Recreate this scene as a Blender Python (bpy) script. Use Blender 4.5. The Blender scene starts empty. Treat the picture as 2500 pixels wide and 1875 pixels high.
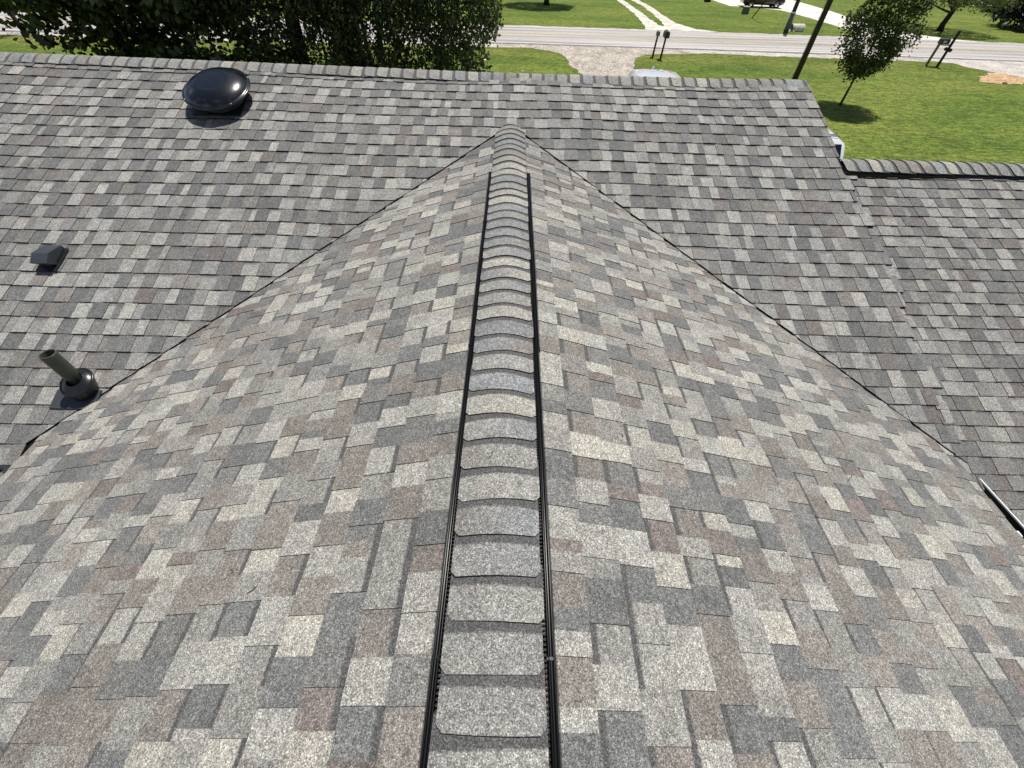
import bpy, math, random
import numpy as np
from mathutils import Matrix, Vector
random.seed(7); rng = np.random.default_rng(11)
sc = bpy.context.scene
COL = sc.collection
PI = math.pi

# ------------------------------------------------------------------ camera, sky, sun, exposure
CAM = (0.0218, 0.0, 1.292)
cd = bpy.data.cameras.new('camera'); cam = bpy.data.objects.new('camera', cd); COL.objects.link(cam)
cd.sensor_fit = 'HORIZONTAL'; cd.sensor_width = 36.0; cd.lens = 36.0 * 990.1 / 2500.0
cd.clip_start = 0.05; cd.clip_end = 3000
RT = ((0.99968636, 0.008562, 0.02353433), (0.02204637, -0.74666149, -0.66483876), (0.01187983, 0.66514909, -0.74661607))
cam.matrix_world = Matrix(((RT[0][0], -RT[1][0], -RT[2][0], CAM[0]), (RT[0][1], -RT[1][1], -RT[2][1], CAM[1]),
                           (RT[0][2], -RT[1][2], -RT[2][2], CAM[2]), (0, 0, 0, 1)))
sc.camera = cam
SUN = Vector((0.15, 0.31, 0.94)).normalized()
w = bpy.data.worlds.new('World'); sc.world = w; w.use_nodes = True
nt = w.node_tree; nt.nodes.clear()
sky = nt.nodes.new('ShaderNodeTexSky'); sky.sky_type = 'NISHITA'; sky.sun_disc = False
sky.sun_elevation = math.asin(SUN.z); sky.sun_rotation = math.atan2(SUN.x, SUN.y)
bg = nt.nodes.new('ShaderNodeBackground'); bg.inputs[1].default_value = 0.064
wo = nt.nodes.new('ShaderNodeOutputWorld')
tcw = nt.nodes.new('ShaderNodeTexCoord'); nz = nt.nodes.new('ShaderNodeTexNoise'); nz.inputs['Scale'].default_value = 2.6; nz.inputs['Detail'].default_value = 7
rw = nt.nodes.new('ShaderNodeValToRGB'); rw.color_ramp.elements[0].position = .52; rw.color_ramp.elements[1].position = .66
mw = nt.nodes.new('ShaderNodeMix'); mw.data_type = 'RGBA'; mw.inputs[7].default_value = (8.5, 8.8, 9.3, 1)
nt.links.new(tcw.outputs['Generated'], nz.inputs['Vector']); nt.links.new(nz.outputs[0], rw.inputs[0]); nt.links.new(rw.outputs[0], mw.inputs[0])
nt.links.new(sky.outputs[0], mw.inputs[6]); nt.links.new(mw.outputs[2], bg.inputs[0]); nt.links.new(bg.outputs[0], wo.inputs[0])
sd = bpy.data.lights.new('sun', 'SUN'); sd.energy = 4.8; sd.angle = math.radians(0.53); sd.color = (1.0, 0.965, 0.91)
so = bpy.data.objects.new('sun', sd); COL.objects.link(so)
so.rotation_euler = SUN.to_track_quat('Z', 'Y').to_euler(); so.location = (5, 10, 30)
sc.view_settings.view_transform = 'Standard'; sc.view_settings.look = 'None'
sc.view_settings.exposure = 0.0; sc.view_settings.gamma = 1.0

# ------------------------------------------------------------------ helpers
def tag(o, label=None, cat=None, group=None, kind=None):
    if label: o['label'] = label
    if cat: o['category'] = cat
    if group: o['group'] = group
    if kind: o['kind'] = kind
    return o

def empty(name, loc=(0, 0, 0), rz=0.0, label=None, cat=None, group=None):
    o = bpy.data.objects.new(name, None); COL.objects.link(o)
    o.location = loc; o.rotation_euler = (0, 0, rz); o.empty_display_size = 0.1
    return tag(o, label, cat, group)

class MB:
    """collects polygons; build() makes ONE mesh object"""
    def __init__(s): s.v = []; s.f = []; s.m = []; s.c = []; s.uv = []; s.cur = (1, 1, 1, 0); s.mi = 0; s.smooth = []; s.sm = False
    def face(s, idx, cols=None, uvs=None):
        s.f.append(tuple(idx)); s.m.append(s.mi); s.smooth.append(s.sm)
        n = len(idx)
        s.c.extend(cols if cols else [s.cur] * n)
        s.uv.extend(uvs if uvs else [(0, 0)] * n)
    def verts(s, pts):
        b = len(s.v); s.v.extend([tuple(p) for p in pts]); return b
    def poly(s, pts, cols=None, uvs=None):
        b = s.verts(pts); s.face(range(b, b + len(pts)), cols, uvs)
    def box(s, a, b, taper=1.0, tx=None):
        x0, y0, z0 = a; x1, y1, z1 = b; cx, cy = (x0 + x1) / 2, (y0 + y1) / 2; t = taper
        P = [(x0, y0, z0), (x1, y0, z0), (x1, y1, z0), (x0, y1, z0)] + [(cx + (x - cx) * t, cy + (y - cy) * t, z1) for x, y in ((x0, y0), (x1, y0), (x1, y1), (x0, y1))]
        if tx: P = [tx(p) for p in P]
        k = s.verts(P)
        for q in ((3, 2, 1, 0), (4, 5, 6, 7), (0, 1, 5, 4), (1, 2, 6, 5), (2, 3, 7, 6), (3, 0, 4, 7)): s.face([k + i for i in q])
    def tube(s, pts, rad, n=8, cap=True):
        pts = [Vector(p) for p in pts]; rings = []
        if not hasattr(rad, '__len__'): rad = [rad] * len(pts)
        ref = Vector((0.31, 0.9, 0.2)).normalized()
        for i, p in enumerate(pts):
            d = (pts[min(i + 1, len(pts) - 1)] - pts[max(i - 1, 0)]).normalized()
            a = d.cross(ref)
            if a.length < 0.1: a = d.cross(Vector((1, 0, 0)))
            a.normalize(); b = d.cross(a)
            rings.append(s.verts([p + (a * math.cos(2 * PI * k / n) + b * math.sin(2 * PI * k / n)) * rad[i] for k in range(n)]))
        for i in range(len(pts) - 1):
            for k in range(n):
                s.face((rings[i] + k, rings[i] + (k + 1) % n, rings[i + 1] + (k + 1) % n, rings[i + 1] + k))
        if cap:
            s.face([rings[0] + k for k in range(n)][::-1]); s.face([rings[-1] + k for k in range(n)])
    def lathe(s, prof, n=40, tx=None, closed=True):
        rings = []
        for r, z in prof:
            P = [(r * math.cos(2 * PI * k / n), r * math.sin(2 * PI * k / n), z) for k in range(n)]
            if tx: P = [tx(p) for p in P]
            rings.append(s.verts(P))
        for i in range(len(prof) - 1):
            for k in range(n):
                s.face((rings[i] + k, rings[i] + (k + 1) % n, rings[i + 1] + (k + 1) % n, rings[i + 1] + k))
        if closed:
            s.face([rings[-1] + k for k in range(n)])
            s.face([rings[0] + k for k in range(n)][::-1])
    def build(s, name, mats, parent=None):
        me = bpy.data.meshes.new(name)
        me.from_pydata(s.v, [], s.f)
        if not isinstance(mats, (list, tuple)): mats = [mats]
        for m in mats: me.materials.append(m)
        me.polygons.foreach_set('material_index', s.m)
        me.polygons.foreach_set('use_smooth', s.smooth)
        ca = me.color_attributes.new('tab', 'FLOAT_COLOR', 'CORNER')
        ca.data.foreach_set('color', np.array(s.c, dtype=np.float32).ravel())
        uv = me.uv_layers.new(name='UVMap')
        uv.data.foreach_set('uv', np.array(s.uv, dtype=np.float32).ravel())
        me.validate(); me.update()
        o = bpy.data.objects.new(name, me); COL.objects.link(o)
        if parent: o.parent = parent
        return o

def copy_tree(o, parent=None):
    c = o.copy(); COL.objects.link(c)
    if parent: c.parent = parent
    for ch in list(o.children): copy_tree(ch, c)
    return c

# ------------------------------------------------------------------ materials
def newmat(name):
    m = bpy.data.materials.new(name); m.use_nodes = True; t = m.node_tree; t.nodes.clear()
    out = t.nodes.new('ShaderNodeOutputMaterial'); b = t.nodes.new('ShaderNodeBsdfPrincipled')
    t.links.new(b.outputs[0], out.inputs[0])
    return m, t, b
def N(t, typ, **kw):
    n = t.nodes.new(typ)
    for k, v in kw.items(): setattr(n, k, v)
    return n
def L(t, a, b): t.links.new(a, b)
def objco(t, scale=(1, 1, 1)):
    tc = N(t, 'ShaderNodeTexCoord'); mp = N(t, 'ShaderNodeMapping'); mp.inputs['Scale'].default_value = scale
    L(t, tc.outputs['Object'], mp.inputs[0]); return mp.outputs[0]
def noise(t, co, scale, detail=3, rough=.55):
    n = N(t, 'ShaderNodeTexNoise'); n.inputs['Scale'].default_value = scale; n.inputs['Detail'].default_value = detail
    n.inputs['Roughness'].default_value = rough
    L(t, co, n.inputs['Vector']); return n.outputs[0]
def ramp(t, fac, stops, interp='LINEAR'):
    r = N(t, 'ShaderNodeValToRGB'); r.color_ramp.interpolation = interp
    e = r.color_ramp.elements
    while len(e) > 1: e.remove(e[-1])
    e[0].position = stops[0][0]; e[0].color = (*stops[0][1], 1)
    for p, c in stops[1:]:
        x = e.new(p); x.color = (*c, 1)
    L(t, fac, r.inputs[0]); return r.outputs[0]
def g3(v): return (v, v, v)
def mixc(t, mode, fac, a, b):
    m = N(t, 'ShaderNodeMix', data_type='RGBA', blend_type=mode)
    if isinstance(fac, (int, float)): m.inputs[0].default_value = fac
    else: L(t, fac, m.inputs[0])
    for s_, x in ((6, a), (7, b)):
        if isinstance(x, tuple): m.inputs[s_].default_value = (*x, 1)
        else: L(t, x, m.inputs[s_])
    return m.outputs[2]
def math_(t, op, a, b=None, c=None):
    m = N(t, 'ShaderNodeMath', operation=op)
    for i, x in enumerate((a, b, c)):
        if x is None: continue
        if isinstance(x, (int, float)): m.inputs[i].default_value = x
        else: L(t, x, m.inputs[i])
    return m.outputs[0]
def bump(t, b, h, strength, dist):
    n = N(t, 'ShaderNodeBump'); n.inputs['Strength'].default_value = strength; n.inputs['Distance'].default_value = dist
    L(t, h, n.inputs['Height']); L(t, n.outputs[0], b.inputs['Normal'])
def simple(name, col, rough=.5, metal=0.0, spec=.5, var=0.0, vs=8.0, coat=0.0, bumpd=0.0, bs=60.0):
    m, t, b = newmat(name)
    b.inputs['Base Color'].default_value = (*col, 1); b.inputs['Roughness'].default_value = rough
    b.inputs['Metallic'].default_value = metal; b.inputs['Specular IOR Level'].default_value = spec
    b.inputs['Coat Weight'].default_value = coat
    co = objco(t)
    if var > 0:
        n = noise(t, co, vs, 4)
        c = ramp(t, n, [(.3, tuple(x * (1 - var) for x in col)), (.7, tuple(min(1, x * (1 + var)) for x in col))])
        L(t, c, b.inputs['Base Color'])
    if bumpd > 0: bump(t, b, noise(t, co, bs, 3), .5, bumpd)
    return m

EXPO = 0.1424
def mat_shingle():
    m, t, b = newmat('asphalt_shingle')
    at = N(t, 'ShaderNodeAttribute', attribute_name='tab')
    co = objco(t)
    v1 = N(t, 'ShaderNodeTexVoronoi'); v1.inputs['Scale'].default_value = 360; L(t, co, v1.inputs['Vector'])
    sep = N(t, 'ShaderNodeSeparateColor'); L(t, v1.outputs['Color'], sep.inputs[0])
    gr = ramp(t, sep.outputs[0], [(0, g3(.38)), (.22, g3(.62)), (.5, g3(.95)), (.78, g3(1.22)), (.9, g3(1.6)), (1, g3(2.1))])
    v2 = N(t, 'ShaderNodeTexVoronoi'); v2.inputs['Scale'].default_value = 120; L(t, co, v2.inputs['Vector'])
    sep2 = N(t, 'ShaderNodeSeparateColor'); L(t, v2.outputs['Color'], sep2.inputs[0])
    gr2 = ramp(t, sep2.outputs[1], [(0, g3(.80)), (.5, g3(1.0)), (1, g3(1.2))])
    n3 = ramp(t, noise(t, co, 22, 4, .6), [(.3, g3(.86)), (.7, g3(1.14))])
    n4 = ramp(t, noise(t, co, 1.3, 2), [(.3, g3(.93)), (.7, g3(1.07))])
    # hue drift in the granule blend
    hue = mixc(t, 'MIX', noise(t, co, 9, 3), (1.03, .99, .955), (.985, 1.0, 1.0))
    c = mixc(t, 'MULTIPLY', 1.0, at.outputs['Color'], gr)
    c = mixc(t, 'MULTIPLY', 1.0, c, gr2); c = mixc(t, 'MULTIPLY', 1.0, c, n3); c = mixc(t, 'MULTIPLY', 1.0, c, n4); c = mixc(t, 'MULTIPLY', 1.0, c, hue)
    # darker granule band printed on the upper part of some tabs
    uv = N(t, 'ShaderNodeUVMap'); su = N(t, 'ShaderNodeSeparateXYZ'); L(t, uv.outputs[0], su.inputs[0])
    jit = math_(t, 'MULTIPLY_ADD', noise(t, co, 45, 3, .7), .016, -.008)
    y = math_(t, 'ADD', su.outputs[1], jit)
    mr = N(t, 'ShaderNodeMapRange', interpolation_type='SMOOTHSTEP'); mr.inputs[1].default_value = EXPO - .034; mr.inputs[2].default_value = EXPO - .022
    L(t, y, mr.inputs[0])
    f = math_(t, 'MULTIPLY', mr.outputs[0], at.outputs['Alpha'])
    dark = mixc(t, 'MULTIPLY', 1.0, (.098, .097, .096), gr)
    c = mixc(t, 'MIX', f, c, dark)
    L(t, c, b.inputs['Base Color'])
    b.inputs['Roughness'].default_value = .88; b.inputs['Specular IOR Level'].default_value = .35
    h = math_(t, 'ADD', sep.outputs[0], noise(t, co, 160, 2))
    bump(t, b, h, .55, .0016)
    return m
M_SH = mat_shingle()

def mat_grass(name, a, c, d, sx=1.0):
    m, t, b = newmat(name)
    co = objco(t); st = objco(t, (.35 * sx, 1.0, 1.0))
    n1 = noise(t, st, .35, 4, .6); n2 = noise(t, st, 2.2, 5, .7); n3 = noise(t, co, 14, 4, .75); n4 = noise(t, co, 55, 3, .8)
    c1 = ramp(t, n1, [(.32, a), (.5, c), (.68, d)])
    k2 = ramp(t, n2, [(.30, g3(.68)), (.5, g3(1.0)), (.70, (1.3, 1.25, 1.2))])
    k3 = ramp(t, n3, [(.34, (.42, .48, .42)), (.5, g3(1.0)), (.66, (1.6, 1.5, 1.4))])
    k4 = ramp(t, n4, [(.3, g3(.6)), (.7, g3(1.4))])
    n5 = noise(t, objco(t, (.6, 1, 1)), 5.5, 4, .8); k5 = ramp(t, n5, [(.36, g3(.55)), (.5, g3(1)), (.64, (1.5, 1.42, 1.3))])
    x = mixc(t, 'MULTIPLY', 1.0, c1, k2); x = mixc(t, 'MULTIPLY', 1.0, x, k5); x = mixc(t, 'MULTIPLY', 1.0, x, k3); x = mixc(t, 'MULTIPLY', 1.0, x, k4)
    # scattered pale dry blades and clover heads
    v = N(t, 'ShaderNodeTexVoronoi'); v.inputs['Scale'].default_value = 5.0; L(t, co, v.inputs['Vector'])
    f = ramp(t, v.outputs['Distance'], [(.0, g3(.6)), (.07, g3(0))])
    x = mixc(t, 'MIX', f, x, (.34, .36, .16))
    L(t, x, b.inputs['Base Color']); b.inputs['Roughness'].default_value = .9; b.inputs['Specular IOR Level'].default_value = .15
    bump(t, b, math_(t, 'ADD', n3, n4), .7, .03)
    return m
M_LAWN = mat_grass('lawn_grass', (.088, .140, .022), (.124, .176, .030), (.176, .208, .044))
M_TALL = mat_grass('verge_grass', (.085, .128, .020), (.130, .168, .030), (.205, .210, .060))

def mat_speckle(name, cols, scale, big=1.5, rough=.95, stretch=(1, 1, 1), bd=.008):
    m, t, b = newmat(name); co = objco(t); st = objco(t, stretch)
    v = N(t, 'ShaderNodeTexVoronoi'); v.inputs['Scale'].default_value = scale; L(t, co, v.inputs['Vector'])
    sp = N(t, 'ShaderNodeSeparateColor'); L(t, v.outputs['Color'], sp.inputs[0])
    n = len(cols); c = ramp(t, sp.outputs[0], [(i / (n - 1), k) for i, k in enumerate(cols)])
    k = ramp(t, noise(t, st, big, 5, .7), [(.34, g3(.68)), (.5, g3(1)), (.66, g3(1.18))])
    k2 = ramp(t, noise(t, co, scale * .35, 4, .7), [(.3, g3(.82)), (.7, g3(1.15))])
    c = mixc(t, 'MULTIPLY', 1.0, c, k); c = mixc(t, 'MULTIPLY', 1.0, c, k2)
    L(t, c, b.inputs['Base Color']); b.inputs['Roughness'].default_value = rough; b.inputs['Specular IOR Level'].default_value = .2
    bump(t, b, sp.outputs[0], .5, bd)
    return m
M_GRAVEL = mat_speckle('gravel', [(.30, .26, .22), (.44, .39, .34), (.52, .47, .42), (.60, .56, .51), (.72, .69, .64)], 22, .8)
M_DRIVE = mat_speckle('gravel_drive', [(.24, .205, .17), (.35, .30, .25), (.44, .38, .32), (.50, .45, .39), (.64, .59, .53)], 14, 1.1, stretch=(1, .5, 1))
M_PALE = mat_speckle('pale_limestone', [(.5, .46, .38), (.62, .58, .49), (.70, .66, .57), (.8, .77, .7)], 16, 1.2)
M_CONC = mat_speckle('pale_concrete', [(.68, .65, .56), (.74, .71, .63), (.78, .75, .67)], 9, .5)
M_CHIP = mat_speckle('wood_chips', [(.30, .17, .07), (.48, .30, .15), (.60, .42, .25), (.66, .52, .36)], 14, 2, bd=.03)
def mat_road():
    m, t, b = newmat('weathered_asphalt'); co = objco(t); st = objco(t, (.05, 1, 1)); wp = objco(t, (.02, 1, 1))
    c = ramp(t, noise(t, st, 1.15, 3, .5), [(.36, (.29, .272, .262)), (.5, (.42, .392, .366)), (.64, (.52, .48, .44))])
    k = ramp(t, noise(t, co, 30, 4, .8), [(.3, g3(.84)), (.7, g3(1.15))])
    k2 = ramp(t, noise(t, co, 3, 4, .7), [(.3, g3(.93)), (.7, g3(1.07))])
    c = mixc(t, 'MULTIPLY', 1.0, c, k); c = mixc(t, 'MULTIPLY', 1.0, c, k2)
    v = N(t, 'ShaderNodeTexVoronoi', feature='DISTANCE_TO_EDGE'); v.inputs['Scale'].default_value = .55
    dn = N(t, 'ShaderNodeTexNoise'); dn.inputs['Scale'].default_value = 1.6; dn.inputs['Detail'].default_value = 4; L(t, co, dn.inputs['Vector'])
    dm = mixc(t, 'ADD', .6, co, dn.outputs['Color']); L(t, dm, v.inputs['Vector'])
    f = ramp(t, v.outputs[0], [(0, g3(.75)), (.012, g3(0))])
    f = math_(t, 'MULTIPLY', f, ramp(t, noise(t, co, .45, 2), [(.48, g3(0)), (.6, g3(1))]))
    c = mixc(t, 'MIX', f, c, (.13, .12, .12))
    L(t, c, b.inputs['Base Color']); b.inputs['Roughness'].default_value = .9; b.inputs['Specular IOR Level'].default_value = .25
    return m
M_ROAD = mat_road()
M_TAR = mat_speckle('dark_asphalt_edge', [(.17, .165, .17), (.22, .21, .21), (.27, .26, .26)], 30)
M_WHITE_LINE = simple('white_road_paint', (.78, .77, .76), .7, var=.15, vs=6)
M_YELLOW_LINE = simple('faded_yellow_paint', (.72, .62, .26), .7, var=.15, vs=5)

def mat_leaf(name, trans=.35):
    m, t, b = newmat(name); t.nodes.remove(b)
    out = [n for n in t.nodes if n.type == 'OUTPUT_MATERIAL'][0]
    at = N(t, 'ShaderNodeAttribute', attribute_name='tab')
    d = N(t, 'ShaderNodeBsdfPrincipled'); d.inputs['Roughness'].default_value = .36; d.inputs['Specular IOR Level'].default_value = .55
    tr = N(t, 'ShaderNodeBsdfTranslucent'); mx = N(t, 'ShaderNodeMixShader'); mx.inputs[0].default_value = trans
    L(t, at.outputs['Color'], d.inputs['Base Color'])
    c2 = mixc(t, 'MULTIPLY', 1.0, at.outputs['Color'], (1.5, 1.45, .6)); L(t, c2, tr.inputs[0])
    L(t, d.outputs[0], mx.inputs[1]); L(t, tr.outputs[0], mx.inputs[2]); L(t, mx.outputs[0], out.inputs[0])
    return m
M_LEAF = mat_leaf('leaf', .24); M_LEAF2 = mat_leaf('leaf_open', .35)
M_BARK = simple('dark_bark', (.055, .045, .035), .9, var=.45, vs=22, bumpd=.01, bs=40)
M_DKBARK = simple('near_black_bark', (.022, .019, .016), .9, var=.4, vs=22)  # near-black bark tone, darker than the plain dark bark
def mat_birch():
    m, t, b = newmat('birch_bark'); co = objco(t, (1, 1, 3.2))
    c = ramp(t, noise(t, co, 7, 4, .7), [(.36, (.05, .045, .04)), (.46, (.16, .15, .13)), (.60, (.34, .32, .29))])
    L(t, c, b.inputs['Base Color']); b.inputs['Roughness'].default_value = .8; return m
M_BIRCH = mat_birch()
M_BLACK = simple('black_plastic', (.004, .0042, .0045), .24, spec=.30)
M_BLACKM = simple('black_slot_plastic', (.006, .006, .006), .7)
M_GLOSS = simple('glossy_black_enamel', (.004, .0045, .006), .22, spec=.5, coat=.7, bumpd=.0012, bs=7)
M_SATIN = simple('satin_black_steel', (.014, .016, .019), .42, spec=.5, var=.2, vs=12)
M_SATIN2 = simple('grey_black_steel', (.045, .052, .058), .45, spec=.5, var=.15, vs=12)
M_RUBBER = simple('boot_plastic', (.012, .013, .014), .28, spec=.5, var=.2, vs=30)
M_PIPE = simple('olive_grey_pvc', (.070, .078, .058), .42, var=.18, vs=16)
M_SCREW = simple('bright_zinc_screw', (.8, .8, .8), .15, metal=1)
M_WHITE = simple('white_aluminium', (.80, .80, .78), .35, spec=.5, var=.04, vs=5)
M_GUTIN = simple('gutter_inside_shade', (.018, .018, .016), .8, var=.5, vs=25)  # shade inside the white gutter painted near black, mottled like debris
M_SOFFIT = simple('soffit', (.55, .55, .53), .6)
M_EDGE = simple('shingle_cut_edge', (.012, .012, .012), .9)
def mat_siding():
    m, t, b = newmat('lap_siding'); co = objco(t)
    wv = N(t, 'ShaderNodeTexWave', wave_type='BANDS', bands_direction='Z', wave_profile='SAW'); wv.inputs['Scale'].default_value = 1.55
    L(t, co, wv.inputs['Vector']); b.inputs['Base Color'].default_value = (.52, .50, .45, 1); b.inputs['Roughness'].default_value = .6
    bump(t, b, wv.outputs['Fac'], .6, .012); return m
M_SIDING = mat_siding()
M_GLASS = simple('dark_glass', (.012, .022, .028), .06, spec=.8)
M_WOODP = simple('creosote_pole', (.050, .038, .028), .85, var=.35, vs=14, bumpd=.006, bs=50)
M_WOODG = simple('grey_weathered_wood', (.20, .17, .14), .85, var=.3, vs=14)
M_GALV = simple('grey_metal_sheath', (.10, .11, .105), .7, metal=.0, var=.2, vs=9)

# ------------------------------------------------------------------ setting: ground, road, drives
GZ = -3.6
def sheet(name, pts, z, mat, jit=0.0, step=0.6, seed=1, closed_jit=None):
    r = random.Random(seed); out = []
    n = len(pts)
    for i in range(n):
        a = Vector(pts[i]); b = Vector(pts[(i + 1) % n]); l = (b - a).length
        k = max(1, int(l / step)) if jit > 0 else 1
        nrm = Vector((-(b - a).y, (b - a).x)) / max(l, 1e-6)
        for j in range(k):
            p = a.lerp(b, j / k)
            if jit > 0: p = p + nrm * r.uniform(-jit, jit)
            out.append((p.x, p.y, z))
    from mathutils.geometry import tessellate_polygon
    tri = [tuple(q) for q in tessellate_polygon([[Vector(p) for p in out]])]
    tri = [q if (Vector(out[q[1]]) - Vector(out[q[0]])).cross(Vector(out[q[2]]) - Vector(out[q[0]])).z > 0 else q[::-1] for q in tri]
    me = bpy.data.meshes.new(name); me.from_pydata(out, [], tri); me.update(); me.materials.append(mat)
    o = bpy.data.objects.new(name, me); COL.objects.link(o)
    return tag(o, kind='structure')

def grid_ground():
    b = MB(); xs = [-1500, -400, -120, -60, -30, 0, 30, 60, 120, 400, 1500]; ys = [-1500, -300, -60, -10, 0, 20, 40, 60, 100, 200, 400, 1500]
    k = b.verts([(x, y, GZ) for y in ys for x in xs]); n = len(xs)
    for j in range(len(ys) - 1):
        for i in range(n - 1): b.face((k + j * n + i, k + j * n + i + 1, k + (j + 1) * n + i + 1, k + (j + 1) * n + i))
    return tag(b.build('ground', M_LAWN), kind='structure')
grid_ground()
RX = [-300, -60, -31, 0, 12, 25, 33, 60, 300]; RY = [22, 31.0, 32.6, 33.82, 33.80, 33.5, 33.25, 32.0, 22]
def ry(x): return float(np.interp(x, RX, RY))
def strip(name, a, b, z, mat, jit=0.0, x0=-120, x1=160, st=1.5, seed=3):
    xs = np.arange(x0, x1, st if jit == 0 else .45)
    r = random.Random(seed)
    def j(): return r.uniform(-jit, jit) if jit else 0.0
    lo = [(x, ry(x) + a + j(), z) for x in xs]; hi = [(x, ry(x) + b + j(), z) for x in xs]
    q = MB(); k = q.verts(lo + hi); n = len(xs)
    for i in range(n - 1): q.face((k + i, k + i + 1, k + n + i + 1, k + n + i))
    return tag(q.build(name, mat), kind='structure')
strip('gravel_shoulder', -1.55, 7.15, GZ + .004, M_GRAVEL, jit=.16)
strip('road', -.42, 6.75, GZ + .012, M_ROAD, jit=.02)
strip('road_edge', -.45, -.12, GZ + .016, M_TAR, jit=.03)
strip('road_marking', -.06, .10, GZ + .020, M_WHITE_LINE)
strip('road_marking', 3.42, 3.52, GZ + .020, M_YELLOW_LINE)
strip('road_marking', 3.64, 3.74, GZ + .020, M_YELLOW_LINE)
strip('road_marking', 6.32, 6.45, GZ + .020, M_WHITE_LINE)
strip('verge_grass', -4.6, -1.62, GZ + .002, M_TALL, jit=.3, seed=8)['kind'] = 'structure'
sheet('driveway', [(-1.2, 32.7), (.2, 32.45), (1.46, 32.0), (2.4, 31.2), (3.0, 30.2), (3.12, 27.7), (3.5, 25.7), (3.6, 20), (3.5, 8), (8.6, 8), (8.4, 14), (6.6, 22), (6.45, 26.3),
                   (6.63, 27.9), (7.1, 30.2), (7.6, 30.9), (8.9, 31.6), (11.3, 32.1), (11.3, 33.5), (-1.2, 33.5)], GZ + .008, M_DRIVE, .10, .4, 5)
sheet('track', [(11.1, 66), (10.95, 60), (10.95, 55), (10.85, 50), (10.5, 45.5), (10.3, 42.4), (10.0, 40.9), (12.0, 40.9), (11.6, 43.4), (11.55, 47), (11.7, 51), (11.75, 56), (11.7, 60.6), (11.8, 66)], GZ + .009, M_PALE, .09, .5, 6)
sheet('track', [(13.0, 66), (12.7, 60.6), (12.85, 55.8), (12.65, 50.7), (12.3, 45.4), (11.75, 42.2), (12.1, 40.85), (15.6, 40.85), (14.2, 41.9), (13.35, 44.8), (13.4, 50), (13.6, 56), (13.5, 61), (13.8, 66)], GZ + .0095, M_PALE, .09, .5, 7)
sheet('concrete_drive', [(22.4, 66.8), (22.6, 58.4), (25.6, 57.3), (27.1, 56.0), (27.4, 52.8), (27.45, 49.3), (27.46, 44.6), (26.9, 42.7), (26.0, 40.3), (35.5, 40.2), (33.6, 41.2), (31.9, 43.8), (32.0, 47.5),
                         (31.6, 50.2), (32.5, 56.3), (33.1, 66.8)], GZ + .0085, M_CONC, .02, 1.0, 8)
sheet('driveway', [(24.0, 32.6), (25.6, 32.3), (27.1, 31.7), (27.2, 30.7), (27.7, 29.5), (28.3, 28.9), (28.5, 28.0), (29.2, 22), (36, 22), (36, 33), (24, 33.4)], GZ + .0082, M_GRAVEL, .10, .4, 9)
sheet('wood_chip_patch', [(25.3, 27.2), (26.1, 28.1), (27.0, 28.8), (27.7, 29.3), (28.3, 29.0), (28.6, 28.0), (28.5, 27.0), (27.86, 26.8), (27.28, 26.61), (25.88, 26.44), (25.12, 26.69)], GZ + .014, M_CHIP, .14, .22, 10)

# ------------------------------------------------------------------ the house
def msag(x, y):                                       # the old ridge has settled a little between its ends
    d = np.interp(x, [-8, -5.5, -2.9, -1.4, -.4, .3, 2.25, 3.2], [0, 0, -.020, -.034, -.044, -.044, -.038, -.022])
    return float(d * np.clip((y - 4.75) / .6, 0, 1))
CM = -1.7056; P_ = 0.36; PG = 0.3442; OFF = 0.0256
house = empty('house', (0, 0, GZ), label='grey and brown shingled house roof that the photograph is taken from', cat='house')
def hb(mb, name, mats):
    o = mb.build(name, mats, house); o.location = (0, 0, -GZ); return o

PAL = [((.330, .325, .296), 24), ((.375, .362, .315), 8), ((.258, .253, .235), 24), ((.212, .195, .175), 15), ((.236, .217, .195), 8),
       ((.158, .161, .160), 17), ((.188, .186, .178), 12), ((.190, .163, .150), 4)]
PW = np.array([p[1] for p in PAL], float); PW /= PW.sum()
_last = [0]
FAM = [0, 0, 1, 2, 2, 3, 1, 2]
def tabcol(r):
    k = r.choice(len(PAL), p=PW)
    for _ in range(3):
        if FAM[k] != FAM[_last[0]] or r.random() < .12: break
        k = r.choice(len(PAL), p=PW)
    _last[0] = k
    return np.array(PAL[k][0]) * r.uniform(.90, 1.10)
def clip(poly, planes):
    for a, b_, c in planes:                       # keep a*u+b*s+c >= 0
        out = []
        n = len(poly)
        for i in range(n):
            p, q = poly[i], poly[(i + 1) % n]
            dp = a * p[0] + b_ * p[1] + c; dq = a * q[0] + b_ * q[1] + c
            if dp >= 0: out.append(p)
            if (dp >= 0) != (dq >= 0):
                t = dp / (dp - dq); out.append(tuple(p[i2] + (q[i2] - p[i2]) * t for i2 in range(len(p))))
        poly = out
        if len(poly) < 3: return []
    return poly

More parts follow.
